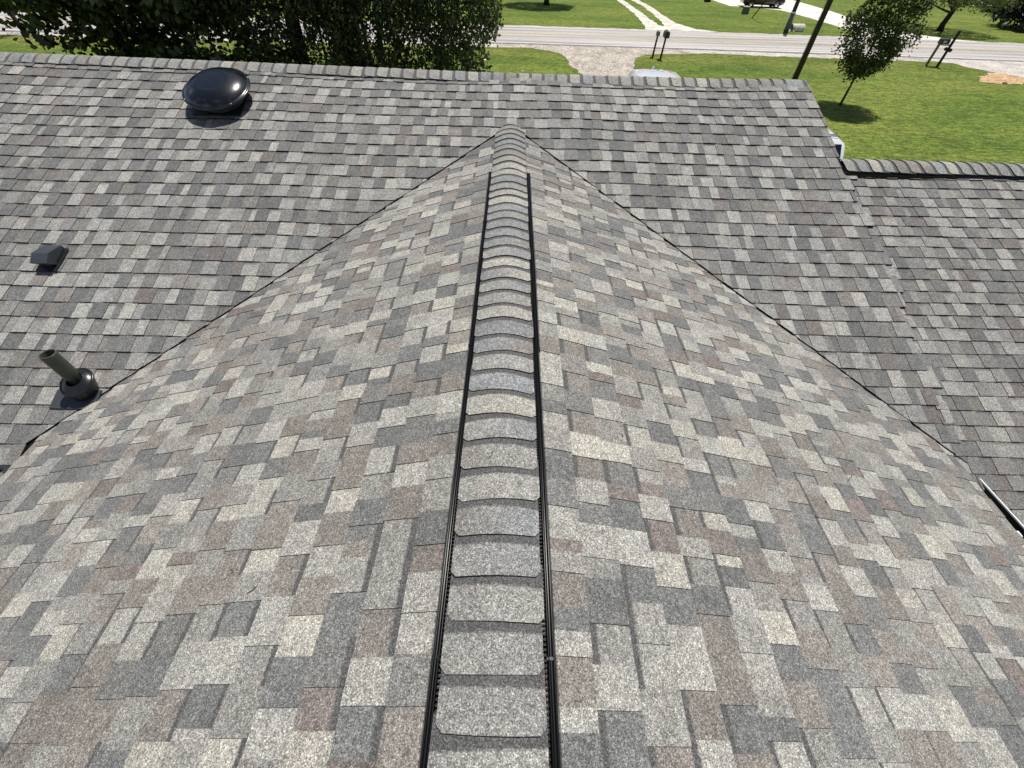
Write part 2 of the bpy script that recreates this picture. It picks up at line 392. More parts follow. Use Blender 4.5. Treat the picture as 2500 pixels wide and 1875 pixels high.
def field(name, O, U, S, u0, u1, butts, top, pieces, h0=0.0, seed=1, thick=1.0, umax=None, umin=None, sag=.006, lighten=1.0, sagf=None, soft=0.0, bandp=.5, bdark=1.0, desat=0.0, vdamp=False):
    """shingle courses laid over the plane O + u*U + s*S"""
    O = np.array(O, float); U = np.array(U, float); S = np.array(S, float); S /= np.linalg.norm(S); U /= np.linalg.norm(U)
    Nn = np.cross(U, S)
    if Nn[2] < 0: Nn = -Nn
    r = np.random.default_rng(seed); ph = r.uniform(0, 6.28, 8)
    def und(u, s):
        return sag * (math.sin(2.1 * u + ph[0] + .6 * s) + .7 * math.sin(1.3 * s + ph[1] - .8 * u) + .4 * math.sin(4.3 * u + 2.2 * s + ph[2]))
    def P(u, s, h):
        p = O + u * U + s * S
        k_ = min(1.0, abs(p[1] - 4.6665 + VS * abs(p[0])) / .6) if vdamp else 1.0
        p = p + (h + h0 + und(u, s) * k_) * Nn
        if sagf: p[2] += sagf(p[0], p[1])
        return p
    m = MB(); ex_all = list(butts) + [top]
    for k, s0 in enumerate(butts):
        ex = ex_all[k + 1] - s0
        if ex <= 0: continue
        ov = .035 if k + 1 < len(butts) else 0.0
        u = u0 - r.uniform(0, 1.0)
        cm = umax(k) if umax else None; cn = umin(k) if umin else None
        wob = r.uniform(0, 6.28)
        ic = tabcol(r)
        while u < u1:
            ln = 1.0; ue = u + ln; lift = r.uniform(0, .0028); ds = r.uniform(-.0025, .0025); tooth = r.random() < .5
            x = u
            while x < ue - 1e-6:
                wd = r.uniform(.095, .132) if r.random() < .90 else r.uniform(.045, .16)
                if ue - x - wd < .05: wd = ue - x
                colr = tabcol(r)
                if r.random() < .03: colr = ic
                ic = colr
                band = (r.random() < bandp) if not tooth else (r.random() < .05)
                th = (.0128 if tooth else .0088) * thick + lift; tl = .0042 if tooth else .0010
                x2 = min(x + wd, ue)
                parts = [(x, x2, colr)]
                if x2 - x > .10 and r.random() < .10:                 # colour change inside one tab
                    xm = x + (x2 - x) * r.uniform(.35, .65); parts = [(x, xm, colr), (xm, x2, tabcol(r))]
                for pa, pb, cc in parts:
                    js = .0016 * math.sin(5 * pa + wob) + ds
                    je = .0016 * math.sin(5 * pb + wob) + ds
                    base = [(pa, s0 + js), (pb, s0 + je), (pb, s0 + ex + ov), (pa, s0 + ex + ov)]
                    for pl in pieces:
                        pln = list(pl)
                        if cm is not None: pln.append((-1, 0, cm))
                        if cn is not None: pln.append((1, 0, -cn))
                        q = clip(base, pln)
                        if len(q) < 3: continue
                        def hh(s): return th + (tl - th) * min(1.0, max(0.0, (s - s0) / (ex + ov)))
                        top_ = [P(a, s, hh(s)) for a, s in q]
                        bot = [P(a, s, -.010) for a, s in q]
                        n = len(q); b0 = m.verts(top_); b1 = m.verts(bot)
                        lum = (cc[0] + cc[1] + cc[2]) / 3; cc = [(v * (1 - desat) + lum * desat) * (1 - soft) + w2 * soft for v, w2 in zip(cc, (.232, .226, .212))]
                        cc4 = (cc[0] * lighten, cc[1] * lighten, cc[2] * lighten, (bdark if band else 0.0))
                        idx = list(range(n))
                        ar = sum(q[i][0] * q[(i + 1) % n][1] - q[(i + 1) % n][0] * q[i][1] for i in range(n))
                        flip = (np.dot(np.cross(U, S), Nn) > 0) == (ar < 0)
                        if flip: idx = idx[::-1]
                        m.mi = 0
                        m.face([b0 + i for i in idx], [cc4] * n, [(q[i][0], (q[i][1] - s0) * EXPO / ex) for i in idx])
                        m.mi = 1
                        for i in range(n):
                            j = (i + 1) % n
                            if max(q[i][1], q[j][1]) > s0 + ex + ov - 1e-4 and min(q[i][1], q[j][1]) > s0 + ex + ov - 1e-4: continue
                            m.face((b0 + i, b1 + i, b1 + j, b0 + j) if not flip else (b0 + i, b0 + j, b1 + j, b1 + i))
                x = x2
                tooth = not tooth
            u = ue
    # deck under the shingles
    return hb(m, name, [M_SH, M_EDGE])

# main roof, slope towards the camera.  u = X, s = upslope distance from the eave at Y 1.384
EY = 1.384; SL = math.hypot(1, P_)
def sY(y): return (y - EY) * SL
YR = 5.46; ZR = CM + P_ * YR
GY = 4.27; ZG = CM + P_ * GY
rj = random.Random(5)
mb_butts = [0.0] + [0.148 + EXPO * i for i in range(29)]
top_main = sY(YR)
VS = .9561                                            # plan slope of the valleys
def v_left(): return (VS, 1 / SL, EY - 4.6665)        # u<0 :  y >= 4.6665 + VS*u... (see below)
# keep: y - 4.6665 + VS*|u| >= 0
vl = (-VS, 1 / SL, EY - 4.6665 + .012); vr = (VS, 1 / SL, EY - 4.6665 + .012)
seam = [rj.choice([3.235, 3.262, 3.29, 3.325, 3.30]) for _ in range(40)]
def um(k):
    s = mb_butts[k]
    if s > sY(4.13): return 3.222 + rj.uniform(-.003, .003)
    return seam[k]
field('roof_slope', (0, EY, CM + P_ * EY), (1, 0, 0), (0, 1, P_), -8.2, 3.6, mb_butts, top_main,
      [[(-1, 0, -3.27)], [(1, 0, 3.27), (-1, 0, 0), vl], [(1, 0, 0), (-1, 0, 3.27), vr], [(1, 0, -3.27)]], h0=.0135, sag=.0065, vdamp=True, soft=.0, desat=.42, lighten=.92, bdark=.5, seed=21, umax=um, sagf=msag)
# roof of the garage, lower ridge, finer exposure
GE = 1.13; gex = .1172
g_butts = [0.0] + [.11 + gex * i for i in range(28)]
gtop = (GY - GE) * SL; g_butts = [s for s in g_butts if s < gtop - .02]
field('roof_slope', (0, GE, CM + P_ * GE), (1, 0, 0), (0, 1, P_), 3.2, 9.6, g_butts, gtop, [[(1, 0, -3.21), (-1, 0, 9.5)]], h0=.009, soft=.08, desat=.42, lighten=.88, bdark=.5, seed=33)
# slopes facing the street
field('roof_slope', (0, 2 * YR - EY, CM + P_ * EY), (1, 0, 0), (0, -1, P_), -8.2, 3.22, [EXPO * i for i in range(30)], top_main, [[(-1, 0, 3.222)]], seed=41, h0=.0, sagf=lambda x, y: msag(x, 2 * YR - y))
field('roof_slope', (0, 2 * GY - GE, CM + P_ * GE), (1, 0, 0), (0, -1, P_), 3.2, 9.5, [EXPO * i for i in range(24)], gtop, [[(1, 0, -3.222), (-1, 0, 9.5)]], seed=43)
# the wing under the camera: ridge along Y at x = 0
XE = 3.247; SG = math.hypot(1, PG); gtopw = (XE - .10) * SG
w_butts = [EXPO * i for i in range(24)]; w_butts = [s for s in w_butts if s < gtopw - .03]
for sgn, sd_ in ((-1, 51), (1, 57)):
    # u = Y ; x = sgn*(XE - s/SG).  keep y <= 4.6665 - VS*|x| + .06
    field('roof_slope', (sgn * XE, 0, -OFF - PG * XE), (0, 1, 0), (-sgn, 0, PG), -3.0, 4.7, w_butts, gtopw,
          [[(-1, VS / SG, 4.6665 - VS * XE + .05), (0, 1, -.046)]], seed=sd_, h0=-.005, sag=.004, vdamp=True, desat=.12)

# ------------------------------------------------------------------ ridge caps
CAPP = [(.285, .281, .262), (.255, .251, .240), (.238, .230, .214), (.220, .204, .188), (.270, .267, .252), (.335, .326, .290), (.222, .226, .228), (.24, .25, .256)]
def caps(name, pos, O, D, W, half, zedge, seed=1, flipdir=1, topflat=.05, h=.0, sagf=None):
    """caps along D; pos = butt positions (increasing), each cap butt at pos[i], exposed up to pos[i+1]"""
    O = np.array(O, float); D = np.array(D, float); W = np.array(W, float); r = np.random.default_rng(seed); m = MB()
    A = topflat; mm = math.sqrt(((-zedge + A) ** 2 - A * A) / half ** 2)
    def prof(x): return -(math.sqrt(mm * mm * x * x + A * A) - A)
    na = 14
    for i in range(len(pos) - 1):
        a = pos[i]; e = pos[i + 1] - a; Ln = e + (.045 if i < len(pos) - 2 else .001); jx = r.uniform(-.003, .003); lift = r.uniform(.0, .0035); skew = r.uniform(-.006, .006); hw = half + r.uniform(-.004, .003)
        c1 = np.array(CAPP[r.integers(len(CAPP))]) * r.uniform(.93, 1.07); c2 = np.array(CAPP[r.integers(len(CAPP))]) if r.random() < .55 else c1
        ch = .016
        rows = []
        for t, xl, hh in ((0, hw - ch, .0078 + lift), (ch, hw, .0075 + lift), (e * .55, hw, .007 + lift * .5), (Ln, hw, .001)):
            pts = []
            for k in range(na + 1):
                x = -xl + 2 * xl * k / na
                bow = .004 * (1 - (x / hw) ** 2) if t == 0 else 0
                p = O + D * (a + (t - bow + skew * x / hw)) + W * (x + jx) + np.array([0, 0, prof(x) + hh + h])
                if sagf: p = p + np.array([0, 0, sagf(p[0], 5.4)])
                pts.append((p, x, t))
            rows.append(pts)
        base = [m.verts([p[0] for p in row]) for row in rows]
        DZ = np.array([0, 0, .0062])
        e0 = m.verts([p[0] for p in rows[0]]); e1 = m.verts([rows[1][0][0], rows[1][-1][0]])
        low = m.verts([p[0] - DZ for p in rows[0]]); low2 = m.verts([rows[1][0][0] - DZ, rows[1][-1][0] - DZ])
        det = np.dot(np.cross(W, D), np.array([0, 0, 1.0]))
        for j in range(3):
            for k in range(na):
                q = (base[j] + k, base[j] + k + 1, base[j + 1] + k + 1, base[j + 1] + k); pr = (rows[j][k], rows[j][k + 1], rows[j + 1][k + 1], rows[j + 1][k])
                if det < 0: q = q[::-1]; pr = pr[::-1]
                m.mi = 0; m.sm = True
                cols = []
                for p in pr:
                    f = .5 + .5 * max(-1, min(1, p[1] / hw * 1.3)); c = c1 * (1 - f) + c2 * f; cols.append((c[0], c[1], c[2], 1.0))
                m.face(q, cols, [(p[1], p[2] * EXPO / e + .007) for p in pr])
        m.mi = 1; m.sm = False
        for k in range(na):
            m.face((e0 + k, low + k, low + k + 1, e0 + k + 1))
        m.face((e1, low2, low, e0)); m.face((e0 + na, low + na, low2 + 1, e1 + 1))
        # side skirts
        for e_, s_ in ((0, -1), (na, 1)):
            t1 = m.verts([rows[j][e_][0] for j in (1, 2, 3)]); t2 = m.verts([rows[j][e_][0] - np.array([0, 0, .012]) for j in (1, 2, 3)])
            for j in range(2): m.face((t1 + j, t1 + j + 1, t2 + j + 1, t2 + j))
    return hb(m, name, [M_SH, M_EDGE])

capY = [0.02, 0.141, 0.264, 0.385, 0.51, 0.633, 0.757, 0.882, 1.001, 1.128, 1.248, 1.366, 1.481, 1.608, 1.722, 1.841, 1.953, 2.074, 2.181, 2.304, 2.418, 2.535, 2.66, 2.774, 2.888, 3.012, 3.122, 3.248, 3.39, 3.514, 3.673, 3.813, 3.961, 4.085, 4.22, 4.36, 4.50, 4.62, 4.72]
pre = [0.02 - .122 * i for i in range(24, 0, -1)]
YV = 3.53
lowc = [y for y in pre + capY if y <= 3.55]
caps('ridge_cap', lowc, (0, 0, -.009), (0, 1, 0), (1, 0, 0), .1425, -.036, 61, topflat=.07)
caps('ridge_cap', [y for y in capY if y >= 3.5], (0, 0, -.012), (0, 1, 0), (1, 0, 0), .1425, -.044, 62, topflat=.07)
cx_ = []; x = -8.2
while x < 3.2: cx_.append(x); x += .138
cx_[-1] = 3.222
caps('ridge_cap', cx_, (0, YR, ZR + .022), (1, 0, 0), (0, 1, 0), .145, -.048, 63, topflat=.03, sagf=msag)
gx_ = [3.215 + .125 * i for i in range(50)]
caps('ridge_cap', gx_, (0, GY, ZG + .036), (1, 0, 0), (0, 1, 0), .158, -.044, 64, topflat=.045)

# ------------------------------------------------------------------ ridge vents
def vent_strip(name, y0, y1, side, joints):
    m = MB(); s = side
    prof = [(.1470, -.088), (.1482, -.0490), (.1495, -.0455), (.1515, -.0438), (.1535, -.0446), (.1550, -.0500), (.1622, -.0510), (.1640, -.0462), (.1660, -.0448), (.1685, -.0462), (.1705, -.0520), (.181, -.0965)]
    js = [y0] + [j for j in joints if y0 < j < y1] + [y1]
    for a, b in zip(js[:-1], js[1:]):
        dx = random.uniform(-.0035, .0035); n = 10; sk = random.uniform(-.002, .002)
        rows = []
        for i in range(n + 1):
            y = a + .0015 + (b - a - .003) * i / n; wv = .0012 * math.sin(3 * y + a) + sk * i / n
            tap = 1.0
            rows.append(m.verts([(s * (px + dx + wv), y, pz) for px, pz in prof]))
        m.sm = True
        for i in range(n):
            for k in range(len(prof) - 1):
                q = (rows[i] + k, rows[i + 1] + k, rows[i + 1] + k + 1, rows[i] + k + 1); m.face(q if s > 0 else q[::-1])
        m.sm = False
        for rr in (rows[0], rows[-1]): m.poly([m.v[rr + k] for k in range(len(prof))])
        # lapped joint collar
        m.box((s * .1480 if s > 0 else -.1700, b - .004, -.075), (.1690 if s > 0 else -.1480, b + .004, -.0475))
    o = hb(m, name, [M_BLACK])
    t = MB(); y = y0 + .01
    while y < y1:
        x0, x1 = sorted((s * .1400, s * .1478)); t.box((x0, y, -.0700), (x1, y + .0045, -.0500)); y += .0125
    x0, x1 = sorted((s * .120, s * .1465)); t.box((x0, y0, -.091), (x1, y1, -.0640))
    g = t.build('vent_slots', M_BLACKM, o)
    return o
for s in (-1, 1): vent_strip('ridge_vent', -2.9, YV, s, [-2.30, -1.06, .18, 1.44, 2.68])
m = MB()
for sy in (-1, 1):
    def pr(y_, z_): return (GY + sy * y_, ZG + z_)
    pf = [(.145, -.062), (.150, -.020), (.158, -.019), (.166, -.026), (.170, -.046), (.180, -.050), (.184, -.075)]
    r0 = m.verts([(3.232, *pr(a, b)) for a, b in pf]); r1 = m.verts([(9.45, *pr(a, b)) for a, b in pf])
    for k in range(len(pf) - 1):
        q = (r0 + k, r0 + k + 1, r1 + k + 1, r1 + k); m.face(q if sy > 0 else q[::-1])
    m.face([r0 + k for k in range(len(pf))]); m.face([r1 + k for k in range(len(pf))])
gv = hb(m, 'ridge_vent', M_BLACK)
x = 3.38
while x < 9.3:
    yy = GY - .177; m = MB(); m.tube([(x, yy, ZG - .050), (x, yy, ZG - .0445)], .0045, 6); m.build('nail_head', M_SCREW, gv)
    x += random.choice([.14, .16, .18, .22])

# filler under garage caps and main caps
# ------------------------------------------------------------------ walls, fascia, gutters, rakes
def wall_box(x0, x1, y0, y1, z1, gable=None):
    m = MB(); z0 = GZ
    P = [(x0, y0), (x1, y0), (x1, y1), (x0, y1)]
    for i in range(4):
        a, b = P[i], P[(i + 1) % 4]; m.poly([(a[0], a[1], z0), (b[0], b[1], z0), (b[0], b[1], z1), (a[0], a[1], z1)])
    if gable:
        ax, pk = gable                                # ax 'x': ridge along X ; 'y' ridge along Y
        if ax == 'x':
            for xx in (x0, x1): m.poly([(xx, y0, z1), (xx, y1, z1), (xx, (y0 + y1) / 2, pk)])
        else:
            for yy in (y0, y1): m.poly([(x0, yy, z1), (x1, yy, z1), ((x0 + x1) / 2, yy, pk)])
    return hb(m, 'wall', M_SIDING)
def zmain(y): return CM + P_ * y
wall_box(-7.9, 3.12, 1.80, 2 * YR - 1.80, zmain(1.8) - .10, ('x', ZR - .10))
wall_box(3.125, 9.2, 1.55, 2 * GY - 1.55, zmain(1.55) - .10, ('x', ZG - .10))
wall_box(-2.85, 2.85, -2.7, 1.795, -OFF - PG * 2.85 - .10, ('y', -OFF - .10))
# deck slabs (plywood and soffit) so that no light leaks under the shingles
m = MB()
def slab(pts, d=.03, drop=.10):
    a = m.verts([(x, y, z - d) for x, y, z in pts]); b = m.verts([(x, y, z - drop) for x, y, z in pts]); n = len(pts)
    m.face([a + i for i in range(n)]); m.face([b + i for i in range(n)][::-1])
    for i in range(n): m.face((a + i, b + i, b + (i + 1) % n, a + (i + 1) % n))
def zg(x): return -OFF - PG * abs(x)
slab([(-8.15, EY + .02, zmain(EY + .02)), (-3.3, EY + .02, zmain(EY + .02)), (-3.3, YR, ZR), (-8.15, YR, ZR)])
slab([(-3.3, 1.60, zmain(1.60)), (3.2, 1.60, zmain(1.60)), (3.2, YR, ZR), (-3.3, YR, ZR)], .03, .06)
slab([(-8.15, YR, ZR), (3.2, YR, ZR), (3.2, 2 * YR - EY, zmain(EY)), (-8.15, 2 * YR - EY, zmain(EY))])
slab([(3.2, GE + .02, zmain(GE + .02)), (9.45, GE + .02, zmain(GE + .02)), (9.45, GY, ZG), (3.2, GY, ZG)])
slab([(3.2, GY, ZG), (9.45, GY, ZG), (9.45, 2 * GY - GE, zmain(GE)), (3.2, 2 * GY - GE, zmain(GE))])
for s in (-1, 1): slab([(0, -2.95, zg(0)), (s * (XE - .02), -2.95, zg(XE - .02)), (s * (XE - .02), 1.5, zg(XE - .02)), (0, 4.55, zg(0))], .03, .08)
hb(m, 'roof_deck', M_SOFFIT)
def gutter(name, A, B, out, endcap=False):
    """A,B along the eave line, out = outward unit vector"""
    A = Vector(A); B = Vector(B); out = Vector(out)
    prof = [(-.035, -.012), (-.035, -.105), (.020, -.115), (.052, -.085), (.072, -.020), (.072, .000), (.060, .002), (.058, -.006), (.062, -.020), (.044, -.080), (.018, -.104), (-.028, -.098), (-.028, -.012)]
    m = MB(); prof = [(p + (.016 if i not in (0, 1, 12) else 0), q - (.028 if i not in (0, 12) else .012)) for i, (p, q) in enumerate(prof)]
    a = m.verts([A + out * p + Vector((0, 0, q)) for p, q in prof]); b = m.verts([B + out * p + Vector((0, 0, q)) for p, q in prof]); n = len(prof)
    for k in range(n):
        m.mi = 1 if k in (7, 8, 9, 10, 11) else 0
        m.face((a + k, a + (k + 1) % n, b + (k + 1) % n, b + k))
    m.mi = 0; m.poly([A + out * p + Vector((0, 0, q)) for p, q in prof[:6]]); m.poly([B + out * p + Vector((0, 0, q)) for p, q in prof[:6]])
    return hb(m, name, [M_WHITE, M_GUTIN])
zge = -OFF - PG * XE
gR = gutter('gutter', (XE + .052, .55, zge - .004), (XE - .016, 1.60, zge - .004), (1, 0, 0))
gutter('gutter', (XE + .052, -3.0, zge - .004), (XE + .052, .549, zge - .004), (1, 0, 0))
gL = gutter('gutter', (-XE + .012, -3.0, zge - .004), (-XE + .012, 1.15, zge - .004), (-1, 0, 0))
gutter('gutter', (-8.15, EY + .012, zmain(EY) - .008), (-3.40, EY + .012, zmain(EY) - .008), (0, -1, 0))
gG = gutter('gutter', (3.37, GE + .012, zmain(GE) - .010), (9.45, GE + .012, zmain(GE) - .010), (0, -1, 0))
gutter('gutter', (3.3, 2 * GY - GE - .012, zmain(GE) - .010), (9.45, 2 * GY - GE - .012, zmain(GE) - .010), (0, 1, 0))
for i, y in enumerate((1.02, .40, -.2, -.8, -1.4)):
    m = MB()
    m.box((XE - .03, y - .012, zge - .048), (XE + .045, y + .012, zge - .040)); m.box((XE + .004, y - .018, zge - .034), (XE + .022, y + .018, zge - .018))
    m.build('gutter_hanger', M_WHITE, gR)
for x in (3.60, 4.2, 4.8):
    m = MB()
    m.box((x - .014, GE - .060, zmain(GE) - .030), (x + .014, GE - .005, zmain(GE) - .020)); m.box((x - .02, GE - .03, zmain(GE) - .022), (x + .02, GE - .012, zmain(GE) - .010))
    m.build('gutter_hanger', M_WHITE, gG)
# rake edges
def bar(a, b, w_, h_):
    m = MB()
    a = Vector(a); b = Vector(b); d = (b - a).normalized(); sd2 = d.cross(Vector((0, 0, 1))).normalized() * w_ / 2
    k = m.verts([a - sd2, a + sd2, b + sd2, b - sd2, a - sd2 - Vector((0, 0, h_)), a + sd2 - Vector((0, 0, h_)), b + sd2 - Vector((0, 0, h_)), b - sd2 - Vector((0, 0, h_))])
    for q in ((0, 1, 2, 3), (7, 6, 5, 4), (0, 4, 5, 1), (1, 5, 6, 2), (2, 6, 7, 3), (3, 7, 4, 0)): m.face([k + i for i in q])
    hb(m, 'rake_board', M_WHITE)
bar((3.205, 4.15, zmain(4.15) - .006), (3.205, YR, ZR - .006), .026, .13)
bar((3.205, YR, ZR - .006), (3.205, 2 * YR - EY, zmain(EY) - .006), .026, .13)
for s, xx in ((1, 9.46),):
    bar((xx, GE, zmain(GE) - .006), (xx, GY, ZG - .006), .03, .15); bar((xx, GY, ZG - .006), (xx, 2 * GY - GE, zmain(GE) - .006), .03, .15)
for s in (-1, 1): bar((0, -2.97, -.035), (s * XE, -2.97, zge - .006), .03, .15)
bar((-8.17, EY, zmain(EY) - .006), (-8.17, YR, ZR - .006), .03, .15); bar((-8.17, YR, ZR - .006), (-8.17, 2 * YR - EY, zmain(EY) - .006), .03, .15)
# wind-blown bits lying on the shingles
m = MB()
def onroof(x, y):
    zz = zg(x); zm = zmain(y)
    return max(zz, zm) if y > 4.6665 - VS * abs(x) or abs(x) > XE else zz
for i in range(60):
    x = random.uniform(-4.8, 3.2); y = random.uniform(-.1, 5.0); z = onroof(x, y) + .013; a = random.uniform(0, 6.28); l = random.uniform(.003, .009)
    m.tube([(x, y, z), (x + l * math.cos(a), y + l * math.sin(a), z + .003)], random.uniform(.0015, .0035), 5)
for i in range(46):
    sg_ = random.choice((-1, 1)); ax_ = random.uniform(.3, 3.1); x = sg_ * ax_; y = 4.6665 - VS * ax_ + random.uniform(-.07, .01); z = onroof(x, y) + .010
    a = random.uniform(0, 6.28); l = random.uniform(.004, .014); m.tube([(x, y, z), (x + l * math.cos(a), y + l * math.sin(a), z + .003)], random.uniform(.0015, .004), 5)
for (x, y) in ((-1.18, 1.72), (-.9, .4), (1.9, 1.1)):
    z = onroof(x, y) + .012; m.tube([(x, y, z), (x + .02, y + .012, z + .006), (x + .03, y + .03, z + .004)], .0016, 5)
tag(hb(m, 'roof_debris', M_BARK), kind='stuff')

# ------------------------------------------------------------------ roof fixtures (each follows the 19.8 degree slope)
TH = math.atan(P_)
def slope_tx(x, y, dz=0.0):
    Rm = Matrix.Rotation(TH, 4, 'X'); T = Matrix.Translation((x, y, zmain(y) + dz)); return T @ Rm
# dome exhaust vent
t = empty('roof_vent', label='glossy black dome exhaust vent standing high on the roof near the main ridge', cat='roof vent')
t.matrix_world = slope_tx(-2.915, 4.858, .032)
RD = .318; hr = .108
m = MB(); m.sm = True
prof = [(RD, hr - .012), (RD + .004, hr - .006), (RD + .003, hr), (RD - .006, hr + .004), (RD - .016, hr + .003), (RD - .024, hr + .010), (RD * .86, hr + .030), (RD * .74, hr + .051), (RD * .60, hr + .067), (RD * .50, hr + .074),
        (RD * .44, hr + .0765), (RD * .415, hr + .0745), (RD * .39, hr + .0750), (RD * .25, hr + .078), (RD * .1, hr + .079), (.002, hr + .079)]
m.lathe(prof, 72, closed=False); m.sm = False
m.lathe([(RD - .004, hr - .012), (.10, hr - .004)], 72, closed=False)
m.build('dome_hood', M_GLOSS, t)
m = MB(); m.sm = True; m.lathe([(.215, .0), (.212, .012), (.198, .022), (.194, .05), (.200, .055), (.194, .06), (.194, hr - .01)], 56, closed=False); m.build('collar', M_SATIN, t)
m = MB(); m.box((-.235, -.240, .0), (.235, .10, .006)); m.build('flashing', M_SATIN, t)
for a in (-143, -48, 32, 122):
    m = MB(); ra = math.radians(a); m.lathe([(.0095, 0), (.009, .004), (.005, .0065), (.001, .007)], 10, tx=lambda p: (p[0] + (RD - .008) * math.cos(ra), p[1] + (RD - .008) * math.sin(ra), p[2] + hr + .004)); m.build('screw', M_SCREW, t)
# small slant-back vent
t = empty('roof_vent', label='small boxy black vent with slanted back on the left of the roof', cat='roof vent')
t.matrix_world = slope_tx(-3.752, 2.93, .026)
W2 = .0655; m = MB(); m.sm = False
sp = [(-.059, .060), (-.059, .074), (.020, .095), (.143, .046), (.141, -.005), (-.012, -.005)]
a = m.verts([(-W2, y, z) for y, z in sp]); b = m.verts([(W2, y, z) for y, z in sp])
for q in ((1, 2), (2, 3), (3, 4)): m.face((a + q[0], b + q[0], b + q[1], a + q[1]))
m.face((a + 0, b + 0, b + 1, a + 1)); m.face([a + i for i in range(6)][::-1]); m.face([b + i for i in range(6)])
o = m.build('hood', M_SATIN2, t)
for s in (-1, 1):
    m = MB()
    m.box((min(s * W2, s * (W2 + .003)), .0, .020), (max(s * W2, s * (W2 + .003)), .13, .024)); m.box((min(s * W2, s * (W2 + .010)), -.06, .0), (max(s * W2, s * (W2 + .010)), .13, .004))
    m.build('side_seam', M_SATIN, o)
m = MB(); m.box((-.045, -.045, 0), (.045, .02, .06)); m.build('throat', M_SATIN, t)
m = MB(); m.box((-.085, -.085, -.001), (.085, .15, .003)); m.build('flashing', M_SATIN, t)
# plumbing pipe and its boot
PX, PY = -3.055, 1.925
t = empty('plumbing_vent_pipe', (PX, PY, zmain(PY) + .026), label='olive grey plumbing pipe rising from a black boot beside the left valley', cat='vent pipe')
m = MB(); m.sm = True
m.lathe([(.046, -.02), (.0475, .30), (.0475, .316), (.0468, .318), (.0425, .318), (.0415, .314), (.0415, .02)], 40, closed=False)
m.sm = False; m.lathe([(.041, .06), (.001, .06)], 24, closed=False); m.build('pipe', M_PIPE, t)
bt = empty('boot', (0, 0, 0)); bt.parent = t
bt.rotation_euler = (TH, 0, 0)
m = MB(); m.sm = True
m.lathe([(.074, -.004), (.079, .006), (.084, .018), (.092, .050), (.0985, .072), (.102, .078), (.1005, .084), (.094, .086), (.0885, .084), (.086, .086), (.081, .090), (.068, .097), (.056, .102), (.048, .104)], 48, closed=False, tx=lambda p: (p[0], p[1] - (.09 - p[2]) * .38, p[2]))
bo = m.build('boot', M_RUBBER, t); bo.rotation_euler = (TH, 0, 0); bo.location = (.034, -.004, 0); bo.scale = (1.09, 1.09, 1.0); bpy.data.objects.remove(bt)
m = MB(); m.box((-.165, -.180, -.001), (.15, -.035, .004))
fl = m.build('flashing', M_SATIN2, t); fl.rotation_euler = (TH, 0, 0)

# ------------------------------------------------------------------ foliage
def leaves(name, C, size, cols, parent, mat, droop=0.0, seed=1, aspect=.62, jit=.35, spread=None):
    """C: (n,3) leaf positions -> one mesh of folded leaf blades"""
    r = np.random.default_rng(seed); n = len(C)
    th = r.uniform(0, 2 * PI, n); el = r.uniform(-.9, .7, n) - droop
    d = np.stack([np.cos(th) * np.cos(el), np.sin(th) * np.cos(el), np.sin(el)], 1)
    rnd = r.normal(size=(n, 3)); s = np.cross(d, rnd); s /= np.linalg.norm(s, axis=1)[:, None] + 1e-9
    nn = np.cross(d, s)
    sz = size * r.uniform(1 - jit, 1 + jit, n); wv = sz * aspect * .5
    def col(v): return v[:, None]
    base = C; a = C + d * col(sz * .38) + s * col(wv) - nn * col(sz * .07); b = C + d * col(sz * .38) - s * col(wv) - nn * col(sz * .07); tip = C + d * col(sz) - nn * col(sz * .10)
    mid1 = C + d * col(sz * .75) + s * col(wv * .6) - nn * col(sz * .08); mid2 = C + d * col(sz * .75) - s * col(wv * .6) - nn * col(sz * .08)
    V = np.stack([base, a, mid1, tip, mid2, b], 1).reshape(-1, 3)
    me = bpy.data.meshes.new(name)
    me.vertices.add(len(V)); me.vertices.foreach_set('co', V.astype(np.float32).ravel())
    me.loops.add(n * 6); me.loops.foreach_set('vertex_index', np.arange(n * 6, dtype=np.int32))
    me.polygons.add(n); me.polygons.foreach_set('loop_start', np.arange(0, n * 6, 6, dtype=np.int32)); me.polygons.foreach_set('loop_total', np.full(n, 6, dtype=np.int32))
    me.update(calc_edges=True)
    cc = np.array(cols)[r.integers(len(cols), size=n)] * r.uniform(.75, 1.25, n)[:, None]
    c4 = np.concatenate([cc, np.ones((n, 1))], 1); c4 = np.repeat(c4, 6, axis=0)
    ca = me.color_attributes.new('tab', 'FLOAT_COLOR', 'CORNER'); ca.data.foreach_set('color', c4.astype(np.float32).ravel())
    me.materials.append(mat)
    o = bpy.data.objects.new(name, me); COL.objects.link(o)
    if parent: o.parent = parent
    return o

def clumps(centers, per, sd, r):
    C = np.repeat(np.asarray(centers), per, axis=0); return C + r.normal(size=C.shape) * np.asarray(sd)

def limb(m, a, b, r0, r1, r, n=6, bend=.12, k=5):
    a = Vector(a); b = Vector(b); L_ = (b - a).length; pts = []
    off = Vector((r.uniform(-1, 1), r.uniform(-1, 1), r.uniform(-.3, .6))) * L_ * bend
    for i in range(k + 1):
        t_ = i / k; pts.append(a.lerp(b, t_) + off * math.sin(PI * t_))
    m.tube(pts, [r0 + (r1 - r0) * i / k for i in range(k + 1)], n)
    return pts

DK = [(.018, .033, .010), (.028, .048, .013), (.044, .070, .018), (.085, .120, .030)]
